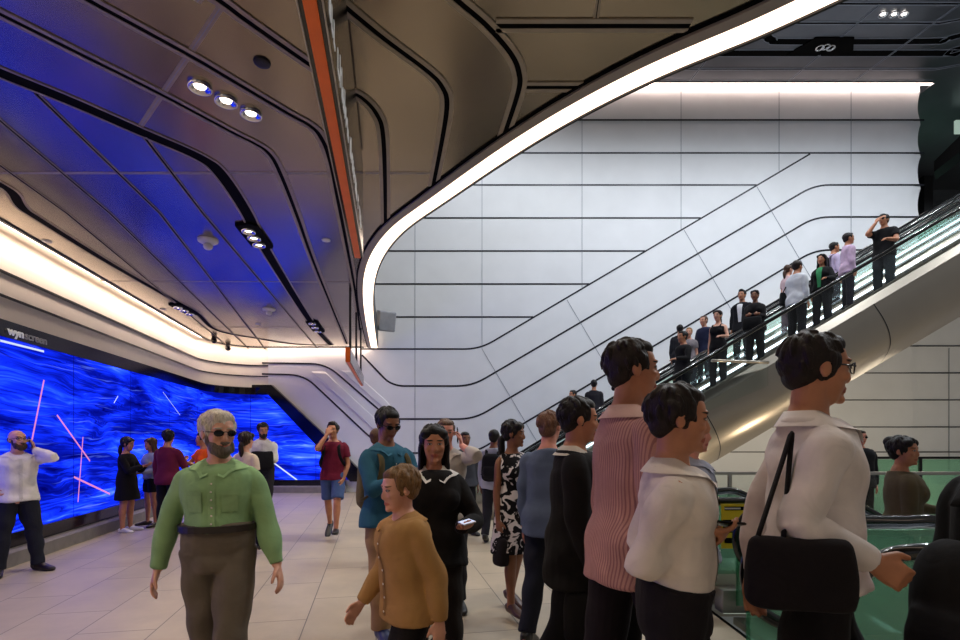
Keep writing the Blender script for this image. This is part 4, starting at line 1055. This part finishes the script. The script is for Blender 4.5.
    if collar and vox < .01 and max(abs(a_-b_) for a_, b_ in zip(collar, ct)) < 40:
        from mathutils.bvhtree import BVHTree
        sh = [c for c in root.children if c.name.split('.')[0] == nm_top][0].data
        bv = BVHTree.FromPolygons([v.co for v in sh.vertices], [tuple(p_.vertices) for p_ in sh.polygons])
        def on(h, x, lift=.003):
            o_ = tp(h, .6, x); r_ = bv.ray_cast(o_, -fw, 1.2)
            return (r_[0] + fw*lift*s) if r_[0] is not None else None
        def patch(name, xs, hs_, mat_, lift=.003):
            q = MB(); rows = [[on(h, x, lift) for x in xs] for h in hs_]
            if any(v is None for r_ in rows for v in r_): return
            q.grid(rows); q.grid([[v - fw*.002 for v in r_] for r_ in rows]); q.build(name, mat_, root, smooth=True)
        h0_ = .10 + bopt.get('rise',0) if topt.get('tuck') else -.05
        patch('placket', (-.018,-.006,.006,.018), list(np.linspace(h0_, .455, 16)), fabric(tuple(int(c_*.93) for c_ in collar)), .004)
        for k in range(6):
            c_ = on(h0_ + (.44-h0_)*(k+.3)/6, 0, .006)
            if c_ is not None: q = MB(); q.ell(c_, (.0055,.0025,.0055), None, 8); q.build('button', shoe_mat((214,206,196)), root)
        if pockets:
            for sd in (-1,1):
                patch('pocket', [sd*x for x in (.05,.075,.10,.125)], list(np.linspace(.255,.365,6)), fabric(tuple(int(c_*.95) for c_ in collar)), .005)
                patch('pocket_flap', [sd*x for x in (.047,.075,.10,.128)], list(np.linspace(.345,.372,3)), fabric(tuple(int(c_*.9) for c_ in collar)), .008)
    if belt:
        q = MB(); r_ = [(w_,d,f) for h,w_,d,f in T if abs(h-.10) < .001][0]
        rows = []
        for e, hh in ((.020,.062+bopt.get('rise',0)),(.041,.062+bopt.get('rise',0)),(.041,.098+bopt.get('rise',0)),(.020,.098+bopt.get('rise',0))):
            rows.append([tp(hh, r_[2], 0) + X1*(math.copysign(abs(math.cos(t))**.92, math.cos(t))*(ga(r_[0])+e*s)) + fw*(math.copysign(abs(math.sin(t))**.92, math.sin(t))*(ga(r_[1])+e*s)) for t in np.linspace(0, 2*math.pi, 33)[:-1]])
        rows.append(rows[0]); q.grid(rows, close=True, cap=False); q.build('belt', shoe_mat(belt), root)
    if glasses:
        q = MB()
        for z_ in (-1,1):
            if glasses == 'sun':
                q.ell(hp(z_*.034,.103,.008), (.026*hs,.0045*hs,.019*hs), Rm @ Matrix.Rotation(z_*.2,3,'Z'), 14)
            else: q.loft([hp(z_*.034+.025*math.cos(t), .104-.012*abs(math.cos(t))*(1 if math.cos(t)*z_ > 0 else 0), .010+.019*math.sin(t)) for t in np.linspace(0,2*math.pi,13)], [.0025*hs]*13, n=6, sub=1)
            q.loft([hp(z_*.058,.096,.014),hp(z_*.078,.05,.014),hp(z_*.082,.0,.012),hp(z_*.078,-.02,-.002)], [.0028*hs]*4, n=6, sub=2)
        q.loft([hp(-.01,.108,.014),hp(0,.110,.016),hp(.01,.108,.014)], [.003*hs]*3, n=6, sub=1)
        q.build('glasses', M['gloss_black'], root, smooth=True)
    if apron:      # a contrasting front of a shirt inside an open jacket
        q = MB(); rows = []
        for h, w_, f in ((.05,.03,.160),(.12,.035,.160),(.25,.045,.168),(.36,.055,.176),(.44,.06,.150),(.50,.045,.095)):
            rows.append([tp(h, f-.012*abs(t)**2*(g), t*w_) for t in (-1,-.5,0,.5,1)])
        q.grid(rows); q.build('shirt', fabric(apron), root, smooth=True)
    if tie: pass
    root_m = Matrix.Translation(Vector(loc)) @ Matrix.Rotation(R(yaw),4,'Z')
    info = dict(root=root, M=root_m, J=J, N=N, Hc=Hc, Rm=Rm, hp=hp, tp=tp, s=s, u=u, fw=fw)
    return info
def hand_frame(p, sd):
    j = p['J'][sd]; m = p['M'].to_3x3(); return p['M'] @ j['W'], m @ j['hd'], m @ j['pn'], m @ j['lat2']
def phone(p, sd, label, mode='hold', col=(14,14,16), screen=None):
    W, hd, pn, lt = hand_frame(p, sd); s = p['s']
    c = W + hd*.085*s + pn*.030*s
    if mode == 'ear': ax = (p['M'].to_3x3() @ p['Rm'] @ Vector((0,-.35,-1))).normalized(); nn = pn; c = W + hd*.095*s + pn*.024*s
    elif mode == 'flat': ax = (hd + lt*.2).normalized(); nn = pn
    else: ax = (hd*.9 + lt*.35).normalized(); nn = pn
    nn = (nn - ax*nn.dot(ax)).normalized(); sx = ax.cross(nn)
    m4 = Matrix.Identity(4)
    for i in range(3): m4[i][0], m4[i][1], m4[i][2], m4[i][3] = sx[i], nn[i], ax[i], c[i]
    r = empty('phone', (0,0,0), 0, label, 'phone'); r.matrix_world = m4
    q = MB(); q.box((-.036,-.0045,-.072), (.036,.0045,.072)); q.build('phone_body', plain('phone shell', col, .25), r, bevel=.004)
    q = MB(); q.box((-.033,.0045,-.066), (.033,.0052,.066)); q.build('display', screen or M['gloss_black'], r)
    return r
def backpack(p, label, col, w=.15, h=.44, d=.16, off=.14, h0=.03, straps=True):
    q = MB(); tp = p['tp']
    q.loft([tp(h0,-off-d*.55), tp(h0+.03,-off-d*.5), tp(h0+h*.5,-off-d*.5), tp(h0+h*.85,-off-d*.42), tp(h0+h,-off-d*.3)], [(w*.85,d*.35),(w,d*.52),(w,d*.5),(w*.92,d*.42),(w*.6,d*.2)], ref=X1, n=20, pw=.7)
    q.loft([tp(h0+.05,-off-d*.95), tp(h0+h*.25,-off-d*1.05), tp(h0+h*.5,-off-d*.98)], [(w*.7,.02),(w*.75,.035),(w*.7,.02)], ref=X1, n=14, pw=.7)
    me = remesh_all([(q, .011, 2)])[0]; fold(me, .003, 20, 24, 3); me.materials.append(fabric(col)); me.shade_smooth()
    o = bpy.data.objects.new('backpack', me); COL.objects.link(o); o.matrix_world = p['M']; tag(o, label, 'backpack')
    if straps:
        for sd in (-1,1):
            q = MB(); q.loft([tp(.40,-.15,sd*.09), tp(.485,-.07,sd*.10), tp(.49,.02,sd*.105), tp(.42,.125,sd*.11), tp(.30,.145,sd*.125), tp(.18,.10,sd*.168), tp(.10,-.06,sd*.18)], [(.024,.007)]*7, ref=X1, n=8, sub=3)
            q.build('strap', fabric(tuple(int(x*.8) for x in col)), o, smooth=True)
    return o
def bag(p, at, label, col, w=.18, h=.26, d=.07, ang=0, handle_to=None, cat='bag', name='shoulder_bag', attach=(.6,-.6)):
    """at: point in the person's own frame (o, f, z above the ground)"""
    c = Vector(at); q = MB(); mr = Matrix.Rotation(ang,3,'Z')
    q.loft([c+Vector((0,0,-h/2)), c+Vector((0,0,-h*.42)), c, c+Vector((0,0,h*.4)), c+Vector((0,0,h/2))], [(w*.8,d*.7),(w*.98,d),(w,d*1.05),(w*.93,d*.7),(w*.85,d*.25)], ref=mr@X1, n=20, pw=.6)
    me = remesh_all([(q, .010, 2)])[0]; fold(me, .003, 18, 20, 5); me.materials.append(fabric(col)); me.shade_smooth()
    o = bpy.data.objects.new(name, me); COL.objects.link(o); o.matrix_world = p['M']; tag(o, label, cat)
    if handle_to:
        q = MB(); a = c + mr@Vector((w*attach[0],0,h*.42)); b_ = c + mr@Vector((w*attach[1],0,h*.42)); t = Vector(handle_to)
        q.loft([a, a.lerp(t,.7), t, b_.lerp(t,.7), b_], [(.018,.006)]*5, n=8, sub=4); q.build('strap', fabric(tuple(int(x*.85) for x in col)), o, smooth=True)
    return o
def hand_bag(p, sd, label, col, w=.18, h=.26, d=.07, ang=0, name='handbag', drop=.1):
    j = p['J'][sd]; t = j['W'] + j['hd']*.085*p['s'] + j['pn']*.02
    return bag(p, t + Vector((0,0,-h/2-drop)), label, col, w, h, d, ang, t, name=name)
def P_(px, Y, z=0): return ((px-CX)/F*Y, Y, z)
BLK = (20,18,18)
MID, FAR = .0095, .013
# --- by the video wall
p = person('bald person in white shirt talking on a phone, standing nearest along the video wall', P_(17,6.15), 55, 1.72, girth=1.06, skin='fair', hair=('thin',(60,46,38)), beard=(70,52,42), top=('shirt',(232,228,222),{'hem':-.06}), bottom=('trousers',(34,36,46),{'r':.11,'k':.08}), shoes=(26,18,16), legs='apart', L='ear', Rt='hip', head=(15,-6), vox=.008, glasses='clear', collar=(232,228,222))
phone(p, 1, 'dark phone at the ear of the bald person in white shirt', 'ear')
person('person in short black dress and white trainers, standing beside the video wall', P_(127,8.9), 95, 1.63, 'f', 1.12, 'tan', ('tied',(28,22,20)), None, ('dress',(18,17,20),{'len':.78,'fl':.03,'sl':1.9}), (None,None), (228,226,224), 'stand', 'phone', 'phone', (0,8), vox=MID)
p = person('person in pale denim jacket and black shorts facing the one in black dress', P_(151,9.5), -35, 1.62, 'f', .95, 'tan', ('long',(70,44,30)), None, ('jacket',(150,160,182),{'hem':-.0}), ('shorts',(22,22,26),{'len':.6}), (40,30,26), 'apart', 'carry', 'carry', (0,5), vox=MID)
bag(p, (-.06,-.36,.80), 'small black handbag held by the person in denim jacket', (18,18,20), .13, .2, .05, name='handbag')
person('person in maroon shirt and black trousers seen from behind near the video wall', P_(168,8.65), 172, 1.76, 'm', .98, 'tan', ('short',(22,18,18)), None, ('shirt',(96,24,52),{'hem':-.08}), ('trousers',(18,18,22)), (48,22,26), 'stand', 'down', 'phone', (20,0), vox=MID)
p = person('person in orange vest holding a camera, half hidden behind the green shirt', P_(203,9.3), -50, 1.72, 'm', 1.0, 'tan', ('short',(26,20,18)), None, ('tshirt',(236,92,30)), ('trousers',(30,32,40)), BLK, 'stand', 'phone', 'phonefar', (0,2), vox=MID)
W, hd, pn, lt = hand_frame(p, -1); c = W + hd*.11 + Vector((0,0,.03)); r = empty('camera', c, R(-50), 'black photo camera held by the person in orange vest', 'camera')
q = MB(); q.box((-.065,-.03,-.045), (.065,.03,.045)); q.build('camera_body', M['dark_metal'], r, bevel=.008); q = MB(); q.loft([(0,-.03,0),(0,-.09,0)], [.034,.036], n=16); q.build('lens', M['gloss_black'], r)
# --- green shirt
person('grey haired, bearded person in sunglasses and pale green shirt walking forward', P_(219,2.9), 12, 1.725, 'm', 1.07, 'fair', ('grey',(196,184,168)), (92,80,70), ('shirt',(136,170,120),{'tuck':True}), ('trousers',(104,94,82),{'r':.104,'k':.080,'h':.07,'rise':.08}), (40,34,30), (((.0,.26,-1),(-.02,.08,-1),5,8), ((.0,-.10,-1),(.02,-.32,-1),5,-20)), dict(up=(.30,.05,-1), fo=(.30,.25,-1)), dict(up=(.36,-.06,-1), fo=(.20,.10,-1)), (34,2), 0, .0065, 'sun', (150,186,134), (40,32,28), pockets=True)
p = person('person in rolled white shirt with arms folded over a black jacket', P_(263,9.2), 15, 1.84, 'm', 1.0, 'tan', ('short',(28,20,18)), (40,28,24), ('shirt',(214,210,204),{'tuck':True,'sl':1.75}), ('trousers',(34,32,36)), BLK, 'walkL', 'fold', 'fold', (20,14), vox=MID, collar=(214,210,204))
bag(p, (.02,-.27,1.22), 'black jacket bundled in the arms of the person in rolled white shirt', (20,19,20), .19, .30, .06, name='folded_jacket', cat='jacket')
p = person('dark haired person in black top and navy trousers walking away behind the green shirt', P_(246,7.0), 165, 1.66, 'f', .95, 'fair', ('tied',(40,26,20)), None, ('tshirt',(210,190,170)), ('trousers',(24,26,38),{'r':.10,'k':.07,'h':.055}), (24,24,26), 'walkR', 'swingb', 'down', (0,0), vox=MID)
# --- maroon tee
p = person('person in maroon T-shirt and blue shorts with hand to face, walking by the white wall', P_(333,8.35), 5, 1.83, 'm', 1.0, 'tan', ('quiff',(26,20,18)), None, ('tshirt',(106,26,48)), ('shorts',(72,92,136)), (24,22,24), 'walkL', dict(up=(.2,.0,-1), fo=(-.25,.35,-1)), 'face', (-5,0), vox=MID)
backpack(p, 'black backpack worn over the maroon T-shirt', (22,20,24), .14, .4, .12)
# --- the middle group
p = person('person in teal shirt and tan chinos looking down at a phone', P_(387,4.15), 38, 1.82, 'm', 1.02, 'brown', ('short',(16,13,13)), None, ('shirt',(48,96,118),{'hem':-.09,'sl':1.55}), ('trousers',(168,132,92),{'k':.084,'h':.07}), (34,44,86), 'strollR', 'phone', 'phone', (0,20), vox=.007, glasses='sun', collar=(52,100,122))
phone(p, 1, 'black phone held by the person in teal shirt')
backpack(p, 'olive backpack worn over the teal shirt', (112,98,66), .15, .42, .14)
p = person('dark haired person in black top with white collar, holding out a pale phone', P_(434,3.2), 8, 1.66, 'f', 1.0, 'tan', ('long',(20,15,14)), None, ('jacket',(26,23,22),{'hem':-.1}), ('trousers',(40,34,30)), BLK, 'strollL', dict(t=(.15,.30,-.34), hint=(.7,-.3,-1), hd=(.35,1,.1), pn=(-.3,-.2,1), curl=.5), 'down', (0,3), vox=.0065, collar=(225,220,215))
phone(p, 1, 'pale phone in the hand of the person in black top', 'flat', (205,205,215), plain('lit display', (190,200,225), .3, emit=(200,210,240), strength=.8))
p = person('short person in tan jacket striding past in front of the teal shirt', P_(410,2.6), -58, 1.43, 'm', 1.1, 'fair', ('short',(120,88,52)), None, ('jacket',(172,130,78),{'hem':-.10}), ('trousers',(26,22,22)), BLK, 'walkL', 'swingb', dict(up=(.15,.15,-1), fo=(.05,.75,-1)), (0,8), 6, .007, collar=(160,120,72))
hand_bag(p, 1, 'brown leather bag in the hand of the short person in tan jacket', (84,50,32), .15, .2, .06, R(85), 'handbag', .06)
p = person('person in pale grey shirt on the phone behind the black top', P_(446,4.9), -2, 1.80, 'm', 1.05, 'pink', ('crop',(96,70,50)), None, ('shirt',(186,176,166),{'sl':1.55}), ('trousers',(40,38,42)), BLK, 'stand', 'ear', 'down', (10,6), vox=MID, collar=(186,176,166))
phone(p, 1, 'black phone at the ear of the person in pale grey shirt', 'ear')
person('person almost hidden behind the teal shirt', P_(377,6.6), 160, 1.70, 'm', 1.0, 'fair', ('short',(90,60,40)), None, ('tshirt',(96,88,80)), ('trousers',(40,40,46)), BLK, 'strollL', 'down', 'down', vox=FAR)
person('person in dark waistcoat standing near the foot of the escalators', P_(465,8.6), 20, 1.72, 'm', .98, 'brown', ('short',(20,16,16)), None, ('shirt',(70,72,80)), ('trousers',(34,34,40)), BLK, 'stand', 'down', 'down', vox=FAR)
p = person('person in white shirt with a backpack heading to the escalators', P_(494,8.0), 165, 1.71, 'm', 1.0, 'brown', ('short',(24,18,18)), None, ('shirt',(176,180,190)), ('trousers',(40,40,48)), BLK, 'strollR', 'down', 'down', vox=FAR)
backpack(p, 'black backpack on the person heading to the escalators', (24,24,28), .14, .40, .13)
p = person('person in black and white floral dress and dark shoes looking aside', P_(513,4.75), 35, 1.74, 'f', .98, 'brown', ('tied',(22,15,14)), None, ('dress',(18,16,20),{'pat':'floral','c2':(214,204,204),'len':.92,'fl':.05}), (None,None), (70,42,34), 'strollR', 'down', 'down', (38,4), vox=.0065)
hand_bag(p, -1, 'dark handbag hanging beside the floral dress', (30,24,26), .09, .24, .05, R(80), 'handbag', .07)
# --- the dense group on the right
person('person in blue grey shirt with flushed ears, turned towards the escalators', P_(549,4.0), 150, 1.79, 'm', 1.0, 'pink', ('crop',(120,84,64)), None, ('shirt',(92,104,124)), ('trousers',(36,38,48)), BLK, 'strollR', 'down', 'down', (0,0), vox=MID)
p = person('person in black jacket striding right beside the striped shirt', P_(577,2.95), 80, 1.80, 'm', 1.08, 'tan', ('short',(24,18,16)), None, ('jacket',(24,22,22),{'hem':-.2}), ('trousers',(22,20,22)), (30,28,28), 'walkL', 'down', dict(up=(.12,.05,-1), fo=(.05,.35,-1)), (10,4), vox=.0075, collar=(200,190,180))
hand_bag(p, -1, 'black satchel carried low by the person in black jacket', (22,20,20), .2, .26, .07, R(85), 'satchel', .05)
person('tall person in pink striped shirt seen from behind', P_(630,2.36), 102, 2.02, 'm', 1.0, 'tan', ('short',(34,24,18)), None, ('shirt',(198,150,138),{'hem':-.12,'pat':'stripe','c2':(158,112,108)}), ('trousers',(30,24,28)), BLK, 'walkR', 'down', 'down', (-12,0), vox=.0065, collar=(205,170,160))
p = person('person in white shirt and black trousers in profile, holding a phone', P_(675,1.93), 74, 1.775, 'm', 1.02, 'tan', ('short',(30,20,16)), None, ('shirt',(228,216,206),{'tuck':True}), ('trousers',(28,24,28)), BLK, 'strollL', dict(t=(.04,.07,-.30), hint=(.5,-.9,-1), hd=(-.6,1,.1), pn=(-.3,-.1,1), curl=.5), dict(t=(.05,.08,-.25), hint=(.4,-.9,-1), hd=(-.1,1,.0), pn=(-.3,-.1,1), curl=.5), (5,6), vox=.0065, collar=(228,216,206))
phone(p, -1, 'black phone in the hand of the white shirt in profile')
person('person in grey shirt standing behind the one holding a phone in profile', P_(690,3.25), 60, 1.78, 'm', 1.05, 'pink', ('crop',(110,76,56)), None, ('shirt',(150,150,164)), ('trousers',(32,32,40)), BLK, 'stand', 'down', 'down', (0,5), vox=MID, collar=(150,150,164))
p = person('tall person in untucked white shirt and glasses striding right in the foreground', P_(812,1.95), 76, 1.965, 'm', 1.0, 'tan', ('short',(30,20,16)), None, ('shirt',(222,212,208),{'hem':-.03}), ('trousers',(22,19,22)), BLK, 'walkL', 'swingb', dict(t=(.20,.10,-.44), hint=(.5,-.9,-.5), hd=(-.1,.8,-.5), pn=(-1,0,0), curl=.5), (6,4), vox=.0065, glasses='clear', collar=(222,212,208))
bag(p, (-.34,.15,1.17), 'large black shoulder bag at the hip of the person in untucked white shirt', (24,19,22), .155, .22, .055, R(88), (-.17,.12,1.62), attach=(.8,.3))
p = person('person with hair in a bun and olive top on the descending escalator', P_(902,4.2,-.05), 70, 1.68, 'f', 1.1, 'tan', ('bun',(20,16,15)), None, ('shirt',(92,82,62)), ('trousers',(30,28,30)), BLK, 'stand', 'rail', 'down', (-40,0), vox=MID)
person('person in black jacket and dark glasses behind the glass guard', P_(860,8.5), -8, 1.75, 'm', 1.08, 'pink', ('crop',(50,36,30)), None, ('jacket',(30,30,34)), ('trousers',(30,30,36)), BLK, 'stand', 'down', 'down', (0,0), vox=FAR, glasses='sun')
p = person('person in black coat cut off by the right edge of the frame', P_(1022,1.75), 100, 1.74, 'm', 1.05, 'tan', ('short',(30,22,18)), None, ('jacket',(20,19,20),{'hem':-.16}), ('trousers',(60,40,30)), BLK, 'walkR', 'down', dict(up=(.1,-.25,-1), fo=(.05,.15,-1)), (0,0), vox=.008)
backpack(p, 'large black rucksack at the right edge of the frame', (24,23,25), .16, .44, .18, .14, -.16)
# --- on the rising escalators
def rider(label, px, lane, yaw, H=1.72, sex='m', legs='stand', dz=0, **k):
    Y = (10.75, 12.25, 13.75)[lane]; x = (px-CX)/F*Y
    return person(label, (x, Y, step_top(x)+.004), yaw, H, sex, legs=legs, vox=FAR, **k)
rider('topmost rider, in black T-shirt and dark jeans, facing down the escalator', 884, 0, -62, 1.76, girth=1.1, skin='tan', hair=('short',(22,18,18)), top=('tshirt',(16,16,18)), bottom=('trousers',(38,44,48)), L='rail', Rt='face', glasses='sun')
p = rider('rider in lilac shirt with a black backpack, second from the top', 834, 1, 80, 1.74, skin='tan', hair=('short',(24,20,20)), top=('shirt',(192,176,206)), bottom=('trousers',(44,42,52)))
backpack(p, 'black backpack of the rider in lilac shirt', (20,20,24), .15, .42, .15)
rider('rider in pink shirt just behind the lilac shirt', 848, 0, 75, 1.60, skin='tan', hair=('short',(30,24,24)), top=('shirt',(206,178,206)), bottom=('trousers',(34,32,42)))
rider('long haired rider in green top and black cardigan', 822, 0, -55, 1.64, 'f', skin='tan', hair=('long',(20,16,18)), top=('jacket',(22,22,24),{'hem':-.05}), bottom=('trousers',(30,30,34)), apron=(60,140,92), L='rail')
p = rider('rider in white shirt with a dark shoulder bag, seen from behind', 797, 0, 110, 1.74, girth=1.08, skin='tan', hair=('short',(36,26,22)), top=('shirt',(204,206,212)), bottom=('trousers',(22,22,26)))
bag(p, (.24,.02,.98), 'dark shoulder bag on the rider in white shirt', (22,22,26), .14, .28, .06, R(80), (.1,.0,1.46))
rider('rider in pale pink top with brown hair behind the white shirt', 788, 1, 100, 1.68, 'f', skin='fair', hair=('tied',(70,48,36)), top=('tshirt',(214,186,190)), bottom=('trousers',(120,100,110)))
rider('rider in dark suit and open white shirt', 742, 1, -45, 1.80, skin='tan', hair=('quiff',(20,16,16)), top=('jacket',(22,22,28)), bottom=('trousers',(22,22,28)), apron=(222,222,226))
p = rider('rider in black top clasping a bag in front of the dark suit', 755, 0, -40, 1.60, 'f', girth=1.1, skin='brown', hair=('tied',(24,18,18)), top=('shirt',(24,22,24)), bottom=('trousers',(20,20,22)), L='fold', Rt='fold')
bag(p, (.0,-.24,.86), 'black bag clasped by the rider in black top', (18,18,20), .18, .26, .07)
rider('rider in black tank top with bare arms', 718, 0, -50, 1.66, 'f', skin='fair', hair=('tied',(40,28,26)), top=('tank_top',(24,22,26)), bottom=('trousers',(26,26,30)), L='rail', Rt='down')
rider('rider in navy jacket behind the black tank top', 704, 1, -60, 1.66, skin='fair', hair=('crop',(90,64,50)), top=('jacket',(36,40,66)), bottom=('trousers',(30,30,40)))
rider('blond rider in grey T-shirt', 689, 1, -30, 1.62, 'f', skin='fair', hair=('short',(170,130,84)), top=('tshirt',(132,124,128)), bottom=('trousers',(36,36,44)))
rider('rider in dark jacket farthest back beside the blond rider', 680, 2, 150, 1.78, skin='tan', hair=('short',(24,20,20)), top=('jacket',(34,34,40)), bottom=('trousers',(30,30,36)))
rider('rider in black shirt in front of the blond rider', 683, 0, -75, 1.70, girth=1.05, skin='tan', hair=('short',(20,16,16)), top=('shirt',(22,20,22)), bottom=('trousers',(22,22,24)), L='rail')
rider('rider in dark top looking down, half hidden by the tall striped shirt', 624, 1, -50, 1.74, skin='brown', hair=('short',(20,16,16)), top=('shirt',(42,34,40)), bottom=('trousers',(30,30,34)), L='phone', Rt='phone', head=(0,15))
rider('lower rider with dark jacket, beside the wall', 594, 2, 160, 1.74, skin='tan', hair=('short',(24,20,20)), top=('jacket',(40,38,44)), bottom=('trousers',(32,32,38)))
rider('lowest rider with short dark hair', 573, 2, -60, 1.70, skin='tan', hair=('short',(22,18,18)), top=('jacket',(30,30,36)), bottom=('trousers',(32,32,38)))
# ------------------------------------------------------------------ light from the rest of the station, an added fill, camera, output
w = bpy.data.worlds.new('station'); SC.world = w; w.use_nodes = True
bg = w.node_tree.nodes['Background']; bg.inputs[0].default_value = (.74,.73,.74,1); bg.inputs[1].default_value = .22
def area(loc, rot, sx, sy, e, col):
    d = bpy.data.lights.new('area', 'AREA'); d.shape = 'RECTANGLE'; d.size = sx; d.size_y = sy; d.energy = e; d.color = col
    o = bpy.data.objects.new('area', d); COL.objects.link(o); o.location = loc; o.rotation_euler = rot; return o
area((8,13,2.2), (R(-90),0,0), 8, .3, 60, (1,.86,.66))  # added warm fill among the rising escalators, no fixture behind it
area((6,4,-4.5), (R(180),0,0), 6, 4, 90, (.8,1,.88))
cam = bpy.data.cameras.new('camera'); co = bpy.data.objects.new('camera', cam); COL.objects.link(co); SC.camera = co
co.location = (0,0,CZ); co.rotation_euler = (R(90),0,0); cam.sensor_width = 36; cam.lens = F/960*36; cam.shift_y = (HY-320)/960; cam.clip_start = .05
SC.view_settings.view_transform = 'Standard'; SC.view_settings.look = 'None'; SC.view_settings.gamma = 1; SC.view_settings.exposure = 0
SC.cycles.use_denoising = True; SC.cycles.max_bounces = 8; SC.cycles.transparent_max_bounces = 24
SC.cycles.sample_clamp_indirect = 8
